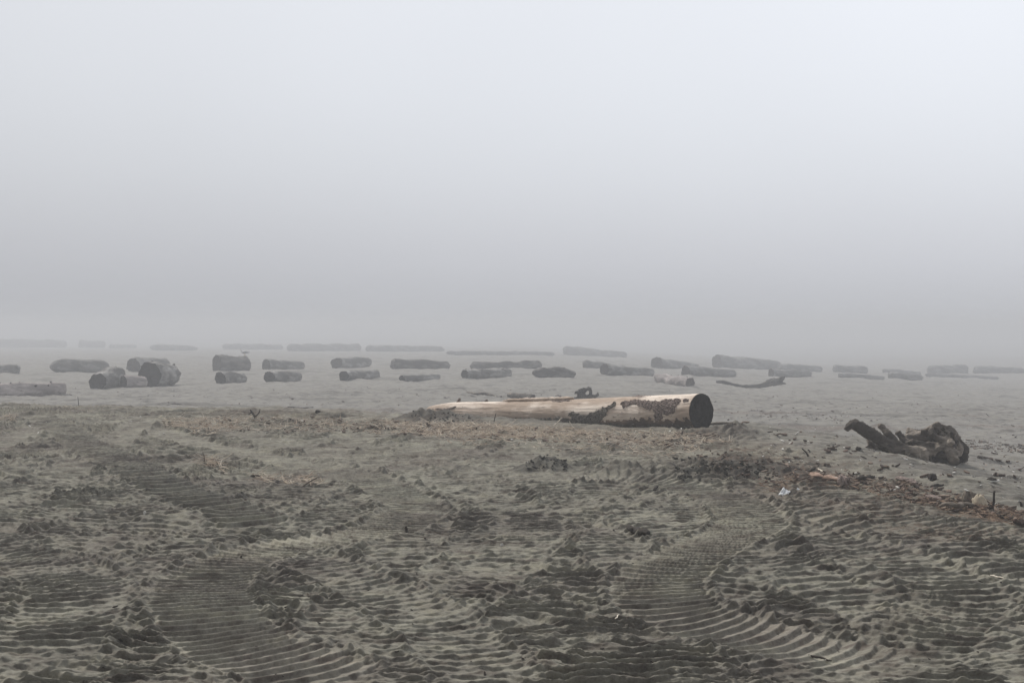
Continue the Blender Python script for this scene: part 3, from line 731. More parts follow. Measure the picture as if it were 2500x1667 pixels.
xs0, zs0, gs0 = [float(v[0]) for v in hit(2260, 1126)]
ZS = zs0 + .35
def rp(zx, zy, dy=0.0):
    px, py = 2040 + zx / 6.533, 1000 + zy / 6.533
    z = ZS + dy; return tuple(pt(px, py, z))
KS = ZS / F / 6.533
def limb(pts, n=22, rough=.18, seed=0, sq=1.0):
    P_, r_ = resample([rp(p[0], p[1], p[3] if len(p) > 3 else 0) for p in pts], [p[2] * KS * 1.12 for p in pts], n)
    return tube(P_, r_, 16, rough, seed, sq)
root_parts = [
    limb([(170, 340, 40, -.25), (215, 262, 62, -.25), (300, 232, 88, -.22), (450, 320, 98, -.2), (650, 440, 92, -.15), (850, 570, 92, -.1), (1050, 680, 110, -.08), (1250, 760, 110, 0), (1500, 800, 100, 0)], 40, .14, 1),
    limb([(690, 235, 38, .0), (760, 300, 58, .0), (880, 430, 58, -.05), (1010, 540, 52, -.12), (1150, 620, 62, -.18), (1350, 650, 72, -.15), (1500, 690, 80, -.1)], 30, .14, 2),
    limb([(975, 345, 46, .22), (1010, 390, 66, .22), (1080, 470, 60, .2), (1250, 560, 60, .1)], 14, .2, 3),
    limb([(1130, 320, 50, .42), (1190, 340, 66, .42), (1320, 380, 80, .35), (1500, 380, 80, .3), (1700, 400, 100, .2)], 24, .2, 4),
    limb([(1050, 480, 70, .3), (1250, 450, 90, .28), (1450, 430, 105, .25), (1650, 430, 110, .15)], 20, .16, 5),
    limb([(1370, 330, 34, .2), (1500, 330, 50, .1), (1570, 300, 70, 0), (1620, 245, 52, -.05), (1690, 250, 46, -.05), (1740, 300, 55, -.05), (1850, 330, 62, -.05), (1890, 420, 60, 0), (1960, 500, 62, .05), (2040, 610, 58, .05), (2090, 720, 55, .05), (2040, 800, 60, .05)], 50, .3, 6),
    limb([(1600, 320, 95, .1), (1660, 450, 120, .15), (1700, 600, 130, .2), (1650, 760, 130, .25)], 20, .2, 7),
    limb([(1850, 450, 90, .25), (1900, 600, 100, .25), (1930, 760, 100, .25)], 16, .2, 8),
    limb([(1225, 500, 34, -.05), (1300, 520, 34, -.08), (1450, 545, 40, -.08), (1600, 560, 52, -.05), (1750, 560, 60, .0)], 22, .2, 9),
    limb([(1875, 505, 44, -.28), (1800, 545, 52, -.22), (1680, 590, 60, -.15), (1560, 620, 70, -.05)], 16, .2, 10),
    limb([(1100, 530, 30, .05), (1170, 520, 46, .02), (1240, 500, 40, -.02)], 10, .2, 11),
    limb([(1110, 620, 34, -.24), (1115, 690, 46, -.2), (1150, 760, 50, -.1)], 10, .25, 12),
    limb([(1400, 620, 50, -.2), (1420, 720, 60, -.18), (1430, 830, 44, -.2)], 12, .25, 13),
    limb([(1760, 690, 60, -.15), (1850, 680, 74, -.22), (1880, 760, 86, -.24), (1890, 850, 90, -.2)], 16, .22, 14),
    limb([(1500, 700, 110, .1), (1300, 780, 110, .15), (1150, 790, 80, .1)], 16, .2, 15),
    limb([(1600, 420, 30, -.1), (1660, 500, 34, -.14), (1640, 600, 36, -.12), (1540, 720, 44, -.1)], 16, .3, 16),
    limb([(1900, 620, 80, .1), (2020, 730, 70, .1), (2060, 830, 70, .1)], 12, .2, 17),
    limb([(1750, 340, 40, -.1), (1800, 400, 36, -.14), (1780, 470, 34, -.12)], 10, .3, 18),
    limb([(1300, 620, 110, .25), (1500, 600, 150, .3), (1750, 620, 170, .3), (1950, 680, 140, .3)], 24, .3, 20),
    limb([(1450, 760, 120, .15), (1700, 740, 130, .1), (1950, 780, 110, .15)], 20, .3, 21),
    limb([(1180, 420, 60, .4), (1350, 450, 90, .4), (1550, 440, 120, .4)], 20, .3, 22),
    limb([(1520, 290, 50, -.1), (1560, 400, 50, -.15), (1700, 470, 48, -.18), (1820, 440, 44, -.15)], 24, .35, 23),
    limb([(1950, 480, 40, -.1), (1990, 600, 46, -.12), (1960, 700, 44, -.14), (1850, 640, 40, -.2)], 24, .35, 24),
    limb([(1250, 700, 50, -.15), (1330, 740, 44, -.2), (1300, 830, 40, -.22)], 12, .3, 25),
    limb([(500, 500, 20, .1), (700, 600, 36, .15), (900, 700, 60, .1)], 12, .2, 19),
]
root_loc = np.array([(2215 - CX) / F * ZS, ZS, float(gz((2215 - CX) / F * ZS, ZS)[0])])
fused('driftwood_root', root_parts, M_root, .015, .017, root_loc, 'dark gnarled driftwood root with one long limb rising left, on the right sand', 'root stump', 11)
# papery bark fallen under the limb
def flap(pts, th, m, name, label, cat, seed, sub=14):
    """crumpled slab through four corners with thickness"""
    a, b2, c, d = [np.array(p, float) for p in pts]
    u, v = np.meshgrid(np.linspace(0, 1, sub), np.linspace(0, 1, sub), indexing='ij')
    P_ = (a * ((1 - u) * (1 - v))[..., None] + b2 * (u * (1 - v))[..., None] + c * (u * v)[..., None] + d * ((1 - u) * v)[..., None])
    nn = np.cross(b2 - a, d - a); size = math.sqrt(np.linalg.norm(nn)); nn = nn / (np.linalg.norm(nn) + 1e-9)
    P_ += nn * (size * .22 * fbm(u * 3.5, v * 3.5, 3, seed))[..., None]
    ed = size * .10
    P_ += np.stack([ed * fbm(u * 5 + 3, v * 5, 2, seed + 1), 0 * u, ed * fbm(u * 5, v * 5 + 9, 2, seed + 2)], -1)
    top = P_.reshape(-1, 3); bot = top - nn * th; k = sub * sub
    q1 = [(i * sub + j, (i + 1) * sub + j, (i + 1) * sub + j + 1, i * sub + j + 1) for i in range(sub - 1) for j in range(sub - 1)]
    q2 = [(x + k, w + k, z + k, y + k) for (x, y, z, w) in q1]
    bd = [i * sub for i in range(sub)] + [(sub - 1) * sub + j for j in range(1, sub)] + [i * sub + sub - 1 for i in range(sub - 2, -1, -1)] + [j for j in range(sub - 2, 0, -1)]
    q3 = [(bd[i], bd[i] + k, bd[(i + 1) % len(bd)] + k, bd[(i + 1) % len(bd)]) for i in range(len(bd))]
    loc = np.array([top[:, 0].mean(), top[:, 1].mean(), top[:, 2].min()])
    ob = mesh_np(name, np.vstack([top, bot]) - loc, q1 + q2 + q3, m)
    ob.location = loc
    if label: tag(ob, label, cat)
    return ob
flap([rp(480, 480, .05), rp(640, 560, .15), rp(730, 790, .0), rp(470, 770, -.1)], .02, M_stick, 'bark_slab', 'curled brown bark slab leaning below the long limb of the root', 'bark', 220)
flap([rp(540, 690, -.2), rp(640, 680, -.15), rp(700, 820, -.3), rp(500, 830, -.35)], .02, M_stick, 'bark_slab', 'small crumpled bark heap at the foot of the leaning bark slab', 'bark', 224)

# small root clump behind the big log
x_, z_, g__ = [float(v[0]) for v in hit(1430, 984)]
ZB = z_ + .2; KB = ZB / F / 7.84
def rb(zx, zy, dy=0.): return tuple(pt(1200 + zx / 7.84, 930 + zy / 7.84, ZB + dy))
def limb2(pts, n=18, rough=.25, seed=0):
    P_, r_ = resample([rb(p[0], p[1], p[3] if len(p) > 3 else 0) for p in pts], [p[2] * KB for p in pts], n)
    return tube(P_, r_, 14, rough, seed)
bp = [limb2([(1520, 420, 60), (1680, 370, 95), (1850, 420, 60)], 14, .15, 1),
      limb2([(1590, 250, 22), (1620, 200, 30), (1660, 200, 34), (1740, 155, 32), (1800, 160, 30), (1860, 140, 44), (1900, 190, 36), (1880, 260, 40)], 30, .35, 2),
      limb2([(1640, 210, 34), (1690, 260, 44), (1760, 280, 50, .1), (1850, 330, 60, .1)], 16, .3, 3),
      limb2([(1880, 240, 36), (1930, 245, 44), (1900, 320, 50), (1860, 400, 60)], 14, .3, 4),
      limb2([(2035, 215, 20), (2030, 260, 34), (1970, 310, 42), (1900, 340, 46)], 14, .25, 5),
      limb2([(1560, 330, 20), (1640, 320, 30), (1700, 200, 24, .1), (1820, 200, 30, .1)], 14, .25, 6)]
fused('driftwood_root', bp, M_rootdark, .03, .03, np.array([(1415 - CX) / F * ZB, ZB, g__]), 'small knotted grey root clump showing above the middle of the big pale log', 'root stump', 7, 230)
bp2 = [limb2([(1215, 285, 14), (1290, 275, 22), (1330, 350, 28), (1350, 430, 34)], 12, .3, 7), limb2([(1310, 270, 16), (1350, 330, 20), (1360, 420, 26)], 10, .3, 8), limb2([(1400, 340, 22), (1450, 340, 34), (1440, 430, 36)], 8, .3, 9)]
fused('driftwood_root', bp2, M_pinkish, .02, .015, np.array([(1375 - CX) / F * ZB, ZB, g__]), 'pale splintered root stub poking up left of the knotted clump behind the big log', 'root stump', 7, 240)

# curved branch in the fog
x_, z_, g__ = [float(v[0]) for v in hit(1840, 946)]
def cb(zx, zy, dy=0.): return tuple(pt(1560 + zx / 4.704, 780 + zy / 4.704, z_ + dy))
def limb3(pts, n, seed):
    K = z_ / F / 4.704
    P_, r_ = resample([cb(p[0], p[1]) for p in pts], [p[2] * K for p in pts], n)
    return tube(P_, r_, 12, .2, seed)
fused('driftwood_branch', [limb3([(885, 715, 18), (970, 720, 22), (1080, 745, 18), (1200, 765, 20), (1340, 765, 22), (1450, 745, 32), (1560, 715, 40), (1640, 680, 30), (1685, 652, 8)], 40, 1),
    limb3([(1430, 740, 16), (1500, 700, 20), (1562, 668, 8)], 12, 2), limb3([(1540, 750, 20), (1620, 735, 18), (1690, 735, 10)], 12, 3)], M_brown, .03, .02,
    np.array([(1840 - CX) / F * z_, z_, g__]), 'curved branch with upturned forked right end in the fog', 'branch', 4, 250)

# ---------------------------------------------------------------- the gull
gx, gy = 590, 868
glog = [o for o in C.objects if o.get('label', '').startswith('stout two-lobed')][0]
bpy.context.view_layer.update()
gzm = max((glog.matrix_world @ v.co).z for v in glog.data.vertices if abs(CX + F * (glog.matrix_world @ v.co).x / (glog.matrix_world @ v.co).y - 593) < 6)
gyy = [(glog.matrix_world @ v.co) for v in glog.data.vertices]
gyy = max([p for p in gyy if abs(CX + F * p.x / p.y - 593) < 6], key=lambda p: p.z)
gp = np.array(gyy); sc = 1.25
def gq(a, b2, c): return gp + np.array([a, b2, c]) * sc
parts = [tube(*resample([gq(.30, 0, .20), gq(.18, 0, .20), gq(0, 0, .20), gq(-.12, 0, .23), gq(-.19, 0, .30), gq(-.20, 0, .36), gq(-.24, 0, .375)], [.012 * sc, .05 * sc, .085 * sc, .08 * sc, .05 * sc, .045 * sc, .02 * sc], 22), 14, .02, 1)]
V_, Q_, T_ = join(parts)
gull = mesh_np('seagull', V_ - gp, Q_, M_gullw, tri=T_); gull.location = gp
tag(gull, 'white gull standing on the stout two-lobed log in the fog', 'gull')
for sy in (-1, 1):
    Vk, Qk, Tk = tube(*resample([gq(-.09, .07 * sy, .235), gq(.05, .085 * sy, .235), gq(.2, .04 * sy, .215), gq(.33, .01 * sy, .21)], [.03 * sc, .05 * sc, .03 * sc, .006 * sc], 14), 10, .02, 2, sq=1.1)
    mesh_np('wing', Vk - gp, Qk, M_gullg, tri=Tk, parent=gull)
    Vk, Qk, Tk = tube([gq(0, .03 * sy, -.02), gq(0, .03 * sy, .07), gq(.01, .03 * sy, .14)], [.008 * sc] * 3, 8, 0, 2)
    mesh_np('leg', Vk - gp, Qk, M_beak, tri=Tk, parent=gull)
Vk, Qk, Tk = tube([gq(-.235, 0, .37), gq(-.27, 0, .365), gq(-.30, 0, .355)], [.014 * sc, .012 * sc, .004 * sc], 8, 0, 2)
mesh_np('beak', Vk - gp, Qk, M_beak, tri=Tk, parent=gull)

# ---------------------------------------------------------------- loose sticks and lumps, each a thing of its own
def stick(label, pts, r0, r1, m=None, name='stick', cat='stick', dpt=0.0, rough=.25, sink=.3, side_twigs=()):
    """pts in photo pixels; first point stands on the sand"""
    x, z, g_ = [float(v[0]) for v in hit(pts[0][0], pts[0][1])]
    P_ = [pt(p[0], p[1], z + (p[2] if len(p) > 2 else 0)) for p in pts]
    P_, r_ = resample(P_, list(np.linspace(r0, r1, len(P_))), max(8, 5 * len(pts)))
    parts = [tube(P_, r_, 8, rough, hash(label) % 90)]
    for tw in side_twigs:
        Q2 = [pt(p[0], p[1], z) for p in tw]; Q2, r2_ = resample(Q2, list(np.linspace(r1 * 1.1, r1 * .5, len(Q2))), 8); parts.append(tube(Q2, r2_, 6, rough, 3))
    V_, Q_, T_ = join(parts); loc = np.array([x, z, g_])
    ob = mesh_np(name, V_ - loc, Q_, m or M_twig, tri=T_); ob.location = loc
    return tag(ob, label, cat)
def lying(label, pxs, r, m=None, name='stick', cat='stick', seed=1, rough=.3, lift=.6, flat=1.0, wig=.15):
    """stick lying on the sand through photo pixels"""
    hx, hz, hg = hit([p[0] for p in pxs], [p[1] for p in pxs])
    if hz.max() / hz.min() > 1.12:
        hz = np.full_like(hz, hz.max()); hx = (np.array([p[0] for p in pxs]) - CX) / F * hz; hg = gz(hx, hz)
    P_ = np.stack([hx, hz, hg], 1); ln = np.linalg.norm(P_[-1] - P_[0])
    P_ = np.array([P_[0] + (P_[-1] - P_[0]) * t_ for t_ in np.linspace(0, 1, 9)])
    P_[:, 1] += ln * wig * pn(np.linspace(0, 3, 9), np.zeros(9), seed); P_[:, 2] = gz(P_[:, 0], P_[:, 1]).mean() * .5 + P_[:, 2] * .5 + r * lift + ln * .05 * pn(np.linspace(0, 3, 9), np.ones(9), seed)
    tp = np.array([.55, .85, 1, 1.05, 1, .95, .85, .7, .4]) * r
    P2, r2_ = resample(P_, list(tp), 18)
    V_, Q_, T_ = tube(P2, r2_, 9, rough, seed, sq=flat); loc = np.array([P_[:, 0].mean(), P_[:, 1].mean(), P_[:, 2].min() - r])
    ob = mesh_np(name, V_ - loc, Q_, m or M_twig, tri=T_); ob.location = loc
    return tag(ob, label, cat)
def lump(label, px, py, w, hgt, m, name, cat, seed=1, rough=.35, dep=None):
    x, z, g_ = [float(v[0]) for v in hit(px, py)]
    th = np.linspace(0, 2 * np.pi, 24, endpoint=False); ph_ = np.linspace(-.4, np.pi / 2, 12)
    PP, TT_ = np.meshgrid(ph_, th, indexing='ij')
    rr = 1 + rough * fbm(np.cos(TT_) * 1.3 + PP, np.sin(TT_) * 1.3 + PP * .7, 4, seed, .6)
    V_ = np.stack([w / 2 * rr * np.cos(PP) * np.cos(TT_), (dep or w * .7) / 2 * rr * np.cos(PP) * np.sin(TT_), hgt * rr * np.sin(PP)], -1).reshape(-1, 3)
    n_ = 24; a = np.arange(n_); b_ = (a + 1) % n_
    Q_ = np.concatenate([np.stack([i * n_ + a, i * n_ + b_, (i + 1) * n_ + b_, (i + 1) * n_ + a], 1) for i in range(11)])
    ob = mesh_np(name, V_, Q_, m); ob.location = (x, z, g_ - .01)
    return tag(ob, label, cat)

stick('dark forked twig standing in the sand left of centre behind the reed litter', [(625, 1023), (619, 1012), (611, 1000)], .022, .012, side_twigs=[[(622, 1018), (632, 1008), (635, 998)], [(615, 1006), (606, 1012)]])
stick('thin dark twig standing upright near the beige foam lump at right', [(2424, 1246), (2426, 1225), (2427, 1202), (2430, 1199)], .012, .007)
stick('short dark peg sticking up from the tracked sand in the middle', [(993, 1299), (992, 1290), (991, 1284)], .012, .007)
stick('slender diagonal stick leaning over the tracks left of centre', [(735, 1190), (752, 1178), (778, 1163)], .011, .006, M_stick)
stick('pale reed standing upright on the tracked sand at left', [(498, 1136), (499, 1118), (495, 1103)], .009, .004, M_stick, name='reed', cat='reed', side_twigs=[[(498, 1130), (506, 1124)], [(499, 1126), (490, 1118)]])
stick('leaning pale reed in front of the big log at its middle', [(1352, 1040), (1362, 1030), (1371, 1020)], .012, .006, M_straw, name='reed', cat='reed')
stick('short reed standing at the dark underside of the big log', [(1397, 1042), (1394, 1036), (1390, 1028)], .010, .005, M_straw, name='reed', cat='reed')
stick('thin dark stem standing below the black end of the big log', [(1664, 1064), (1666, 1056), (1668, 1050)], .009, .005)
stick('thin dark stem rising in front of the pale left half of the big log', [(1206, 1030), (1208, 1020), (1211, 1008)], .010, .005)
stick('hair-thin dark twig standing by itself on the misty sand at left', [(192, 990), (191, 978), (190, 968)], .016, .010)
stick('dark twig at the right edge of the photo by the brown litter', [(2494, 1237), (2493, 1230), (2491, 1224)], .012, .008)
stick('forked pale reed standing right below the black end of the big log', [(1710, 1085), (1715, 1074), (1720, 1066)], .010, .005, M_straw, name='reed', cat='reed', side_twigs=[[(1712, 1080), (1706, 1070)]])
stick('bent dark twig standing left of the root on the grey sand', [(1974, 1115), (1968, 1104), (1958, 1094)], .012, .007)

lying('long thin grey pole lying behind the black end of the big log', [(1735, 1037), (1812, 1041)], .020, M_stick, seed=3, wig=.02)
lying('flat splintered branch on the sand behind the big log, left of the small round-ended log', [(1140, 966), (1236, 970)], .09, M_root, name='driftwood_branch', cat='branch', seed=4, flat=.6)
lying('dark branch lying on the misty sand above the left reed litter', [(688, 997), (765, 997)], .024, M_twig, name='driftwood_branch', cat='branch', seed=5, wig=.1)
lying('crooked dark branch on the misty sand at the upper left of the tracks', [(405, 996), (470, 990)], .05, M_twig, name='driftwood_branch', cat='branch', seed=6)
lying('dark broken stick behind the reed litter left of the big log', [(770, 1012), (782, 1012)], .04, M_twig, seed=7)
lying('thick dark wood chunk lying in the tracks right of centre', [(1534, 1300), (1584, 1308)], .036, M_twig, name='wood_chunk', cat='wood', seed=8, flat=.8, lift=.9)
lying('pinkish bare wood piece with broken right end among the brown litter', [(1978, 1162), (2056, 1182)], .050, M_pinkwood, name='wood_chunk', cat='wood', seed=9, rough=.6, wig=.06, lift=.5, flat=.6)
lying('dark crumbling bark lump at the right end of the pinkish wood piece', [(2046, 1184), (2074, 1186)], .05, M_bark, name='wood_chunk', cat='wood', seed=10, rough=.5)
lying('black forked stick right of the pinkish wood piece', [(2092, 1176), (2136, 1172)], .022, M_twig, seed=11, lift=1.5)
lying('dark rounded stone-like wood lump on grey sand right of the litter', [(2268, 1173), (2286, 1171)], .04, M_twig, name='wood_chunk', cat='wood', seed=12)
lying('long dark piece of bark on the grey sand near the right edge', [(2410, 1174), (2432, 1176)], .024, M_twig, name='bark_piece', cat='bark', seed=13)
lying('flat dark stick above the right end of the brown litter', [(2272, 1192), (2304, 1187)], .016, M_twig, seed=14)
lying('dark stick lying just left of the root in the pale sand', [(2090, 1099), (2102, 1100)], .03, M_twig, seed=15)
lying('thin curved stick on pale sand far left of the root', [(2046, 1092), (2016, 1096)], .018, M_stick, seed=16)
lying('black stick with a pale tip between big log and brown litter', [(1914, 1124), (1942, 1130)], .018, M_twig, seed=17)
lying('pale sliver of wood crossing the sand above the pinkish wood piece', [(1998, 1146), (2012, 1154)], .008, M_straw, seed=18)
lying('brown arched bark strip in the middle of the brown litter', [(2296, 1248), (2376, 1250)], .035, M_stick, name='bark_piece', cat='bark', seed=19, lift=1.5, flat=.6)
lying('dark bark plate in the litter below the sand track curve', [(2262, 1216), (2300, 1226)], .04, M_bark, name='bark_piece', cat='bark', seed=20, flat=.5)
lying('dark gnarled bark strip in the upper part of the brown litter', [(2190, 1172), (2240, 1184)], .04, M_bark, name='bark_piece', cat='bark', seed=21, flat=.6)
lying('thin white stalk lying on the dark tracked sand at lower right', [(2418, 1412), (2452, 1422)], .004, M_straw, name='reed', cat='reed', seed=22, lift=3)
lying('thin pale stalk poking from dark sand at the bottom right of centre', [(1502, 1518), (1512, 1502)], .0035, M_straw, name='reed', cat='reed', seed=23, lift=3)
lying('small brown leaf and twig half buried at the bottom right of centre', [(1975, 1605), (2030, 1620)], .006, M_twig, seed=24, lift=1.5)
lying('dark slab of wood in the furrow under the sand ridge right of centre', [(1596, 1200), (1606, 1186)], .014, M_twig, name='wood_chunk', cat='wood', seed=25)
lying('dark short stick on the reed litter under the left mound', [(640, 1165), (612, 1162)], .012, M_twig, seed=26)

x, z, g_ = [float(v[0]) for v in hit(1915, 1208)]
flap([pt(1900, 1210, z), pt(1912, 1190, z + .1), pt(1930, 1198, z + .2), pt(1922, 1209, z)], .004, M_white, 'plastic_scrap', 'larger crumpled white plastic scrap below the pinkish wood piece', 'litter', 300, 10)
x, z, g_ = [float(v[0]) for v in hit(1950, 1199)]
flap([pt(1943, 1199, z), pt(1947, 1191, z + .05), pt(1957, 1197, z + .08), pt(1952, 1200, z)], .004, M_white, 'plastic_scrap', 'smaller white plastic scrap just right of the crumpled one', 'litter', 304, 8)
lump('pale beige foam lump in the brown litter beside the upright twig', 2390, 1233, .13, .085, M_foam, 'foam_lump', 'litter', 31)
lump('small brown tuft-like mound behind the beige foam lump', 2368, 1226, .16, .09, M_stick, 'sand_clod', 'clod', 32)
lump('black and white shiny bit of litter at the right end of the brown litter', 2426, 1241, .08, .025, M_twig, 'litter_piece', 'litter', 33)
lump('small white pebble on the tracked sand at left', 353, 1256, .03, .025, M_shell, 'pebble', 'pebble', 34)
lump('small pale pebble in the tracks below the middle of the photo', 1225, 1332, .025, .02, M_shell, 'pebble', 'pebble', 35)
lump('curled white bit on the reed litter below the big log', 1590, 1056, .075, .05, M_foam, 'litter_piece', 'litter', 36)

# ---------------------------------------------------------------- litter nobody could count
def in_poly(poly, n, seed, dens=None):
    r_ = np.random.default_rng(seed); P_ = np.array(poly, float); lo, hi = P_.min(0), P_.max(0); out_ = []
    while len(out_) < n:
        q_ = lo + r_.random((n * 3, 2)) * (hi - lo); k = poly_sd(q_[:, 0], q_[:, 1], poly) > 0
        cln = pn(q_[:, 0] / 26, q_[:, 1] / 9, seed) + .5 * pn(q_[:, 0] / 9, q_[:, 1] / 5, seed + 1)
        k &= r_.random(len(q_)) < np.clip(.35 + cln * (dens or .9), .03, 1)
        out_ += list(map(tuple, q_[k]))
    return np.array(out_[:n])
def stems(spots, name, m, lmin, lmax, wmin, wmax, seed, up=.35, kind='stuff'):
    """thin bent three-sided stems"""
    r_ = np.random.default_rng(seed); hx, hz, hg = hit(spots[:, 0], spots[:, 1]); n = len(hx)
    ln = lmin + (lmax - lmin) * r_.random(n) ** 2.2; wd = wmin + (wmax - wmin) * r_.random(n)
    az = r_.random(n) * 2 * np.pi; el = r_.random(n) ** 2.5 * up * 1.4; cv = r_.normal(0, .9, n); cvz = r_.normal(0, .5, n)
    K = 5; P_ = np.zeros((n, K, 3)); cur = np.stack([hx, hz, hg + wd * .7], 1); P_[:, 0] = cur
    for k in range(1, K):
        a_ = az + cv * (k / K); e_ = el + cvz * (k / K - .3)
        cur = cur + np.stack([np.cos(a_) * np.cos(e_), np.sin(a_) * np.cos(e_), np.sin(e_)], 1) * (ln / (K - 1))[:, None]
        g2 = gz(cur[:, 0], cur[:, 1]) + wd * .5; cur[:, 2] = np.maximum(cur[:, 2], g2); P_[:, k] = cur
    sd_ = np.stack([-np.sin(az), np.cos(az), 0 * az], 1)
    off = [sd_ * .5, -sd_ * .5, np.tile([0, 0, .7], (n, 1))]
    tpr = np.array([.8, 1, 1, .8, .25])
    V_ = np.stack([P_ + o_[:, None] * (wd[:, None] * tpr[None])[..., None] for o_ in off], 2)   # n,K,3,3
    i0 = (np.arange(n) * K * 3)[:, None, None] + (np.arange(K - 1) * 3)[None, :, None]
    a = np.arange(3)[None, None]; b_ = (a + 1) % 3
    Q_ = np.stack([i0 + a, i0 + b_, i0 + 3 + b_, i0 + 3 + a], -1).reshape(-1, 4)
    ob = mesh_np(name, V_.reshape(-1, 3), Q_, m, smooth=False); ob['kind'] = kind
    return ob
def chips(spots, name, m, smin, smax, seed, flat=.3, kind='stuff', el_=1.0):
    """irregular flat flakes"""
    r_ = np.random.default_rng(seed); hx, hz, hg = hit(spots[:, 0], spots[:, 1]); n = len(hx)
    sz = smin + (smax - smin) * r_.random(n) ** 2.5
    th = np.linspace(0, 2 * np.pi, 6, endpoint=False)[None] + r_.normal(0, .2, (n, 6)); rr = .5 * (1 + r_.normal(0, .22, (n, 6)))
    lx, ly = np.cos(th) * rr * (1 + el_ * r_.random((n, 1)) * 1.2), np.sin(th) * rr * .7
    az = r_.random((n, 1)) * 2 * np.pi; tx, ty = r_.normal(0, .3, (n, 1)), r_.normal(0, .3, (n, 1))
    def P_(z): 
        xx, yy = lx * np.cos(az) - ly * np.sin(az), lx * np.sin(az) + ly * np.cos(az)
        zz = z + tx * xx + ty * yy
        return np.stack([hx[:, None] + xx * sz[:, None], hz[:, None] + yy * sz[:, None], hg[:, None] + (zz + .25) * sz[:, None] * (1)], -1)
    top, bot = P_(flat * .5), P_(-flat * .5)
    V_ = np.concatenate([top, bot], 1).reshape(-1, 3); o_ = (np.arange(n) * 12)[:, None]
    a = np.arange(6)[None]; b_ = (a + 1) % 6
    sidef = np.stack([o_ + a, o_ + 6 + a, o_ + 6 + b_, o_ + b_], -1).reshape(-1, 4)
    t1 = np.stack([o_ + 0, o_ + 1, o_ + 2, o_ + 3], -1).reshape(-1, 4); t2 = np.stack([o_ + 0, o_ + 3, o_ + 4, o_ + 5], -1).reshape(-1, 4)
    ob = mesh_np(name, V_, np.vstack([sidef, t1, t2]), m, smooth=False); ob['kind'] = kind
    return ob
band = [(390, 1022), (560, 1022), (760, 1022), (940, 1026), (1010, 1034), (1200, 1036), (1330, 1046), (1500, 1054), (1740, 1062), (1790, 1082), (1640, 1092), (1400, 1082), (1150, 1074), (900, 1060), (600, 1056), (400, 1046)]
core = [(900, 1030), (1010, 1034), (1180, 1036), (1400, 1050), (1480, 1064), (1250, 1070), (1000, 1060)]
spots = np.vstack([in_poly(band, 2600, 400), in_poly(core, 1900, 401), in_poly([(400, 1025), (600, 1025), (600, 1050), (400, 1045)], 500, 402),
    in_poly([(0, 1018), (44, 1020), (44, 1034), (0, 1034)], 90, 403), in_poly([(455, 1046), (530, 1046), (530, 1068), (480, 1066)], 120, 404),
    in_poly([(610, 1160), (780, 1165), (790, 1190), (650, 1180)], 160, 405), in_poly([(480, 1115), (530, 1120), (560, 1160), (500, 1140)], 120, 406),
    in_poly([(1020, 1060), (1500, 1070), (1750, 1095), (1600, 1120), (1100, 1085)], 420, 407), in_poly([(150, 990), (260, 995), (250, 1012), (150, 1005)], 40, 408)])
stems(spots, 'dry_reed_litter', M_straw, .05, .30, .003, .0095, 410)
deb = [(1950, 1148), (2060, 1158), (2170, 1172), (2270, 1190), (2380, 1216), (2500, 1250), (2500, 1290), (2380, 1262), (2240, 1232), (2120, 1204), (1990, 1184), (1900, 1176)]
stems(np.vstack([in_poly(deb, 900, 420), in_poly([(2280, 1225), (2420, 1235), (2500, 1260), (2500, 1285), (2330, 1262)], 500, 421), in_poly([(1860, 1170), (1930, 1180), (1920, 1205), (1850, 1200)], 110, 422)]), 'brown_stem_litter', chip_mat('brown_stems', [(.20, .12, .08), (.42, .32, .24), (.10, .06, .045), (.34, .24, .17), (.06, .04, .035)]), .03, .16, .002, .007, 423, up=.3)
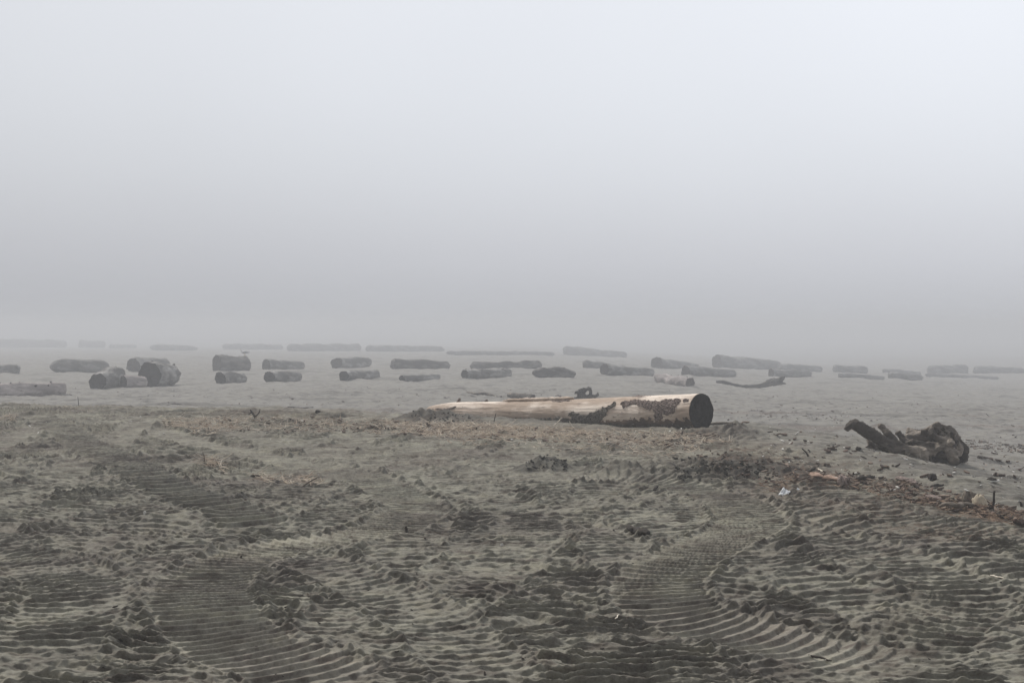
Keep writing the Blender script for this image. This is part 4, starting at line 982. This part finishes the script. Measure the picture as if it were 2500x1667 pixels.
chips(np.vstack([in_poly(deb, 1000, 430), in_poly(band, 900, 431), in_poly([(1600, 1090), (2000, 1110), (2100, 1160), (1900, 1190), (1700, 1140)], 260, 432),
    in_poly([(2290, 1068), (2500, 1085), (2500, 1108), (2380, 1096)], 500, 433), in_poly([(1840, 1005), (2080, 1015), (2060, 1030), (1850, 1018)], 200, 434)]), 'bark_litter', M_chip, .010, .055, 435)
chips(in_poly([(0, 950), (1000, 945), (1900, 950), (2500, 960), (2500, 1200), (2100, 1150), (1800, 1045), (1000, 1000), (0, 985)], 650, 440), 'scattered_bark_bits', M_chip, .02, .075, 441)
chips(in_poly([(0, 1050), (900, 1080), (1800, 1150), (2500, 1300), (2500, 1660), (0, 1660)], 260, 442), 'scattered_bark_bits', M_twig, .005, .02, 443)
chips(np.vstack([in_poly([(1850, 1000), (2500, 1040), (2500, 1260), (2100, 1190), (1850, 1120)], 170, 450), in_poly([(0, 1010), (1700, 1040), (1700, 1100), (0, 1060)], 60, 451)]), 'shell_fragments', M_shell, .010, .045, 452)
chips(np.vstack([in_poly([(1640, 1120), (1880, 1130), (1900, 1172), (1660, 1178)], 260, 460), in_poly([(1000, 1006), (1150, 1012), (1160, 1034), (985, 1034)], 130, 461), in_poly([(1290, 1105), (1380, 1110), (1400, 1150), (1280, 1150)], 60, 462),
    ]), 'sand_clods', M_clod, .008, .032, 464, flat=.8)

# ---------------------------------------------------------------- the fog
x0, x1, y0, y1, z0, z1 = -1900, 1900, -90, 1480, -10.0, 4.5
Vb = [(x, y, z) for z in (z0, z1) for y in (y0, y1) for x in (x0, x1)]
hz_ = mesh_np('haze', Vb, [(0, 2, 3, 1), (4, 5, 7, 6), (0, 1, 5, 4), (2, 6, 7, 3), (0, 4, 6, 2), (1, 3, 7, 5)], M_sand, smooth=False)
M_h = bpy.data.materials.new('haze_air'); M_h.use_nodes = True; t = M_h.node_tree
t.nodes.remove(t.nodes['Principled BSDF'])
pv = t.nodes.new('ShaderNodeVolumePrincipled'); pv.inputs['Color'].default_value = (.74, .765, .81, 1)
pv.inputs['Density'].default_value = .0054; pv.inputs['Anisotropy'].default_value = .1
t.links.new(pv.outputs[0], t.nodes['Material Output'].inputs['Volume'])
hz_.data.materials.clear(); hz_.data.materials.append(M_h)
hz_['kind'] = 'stuff'
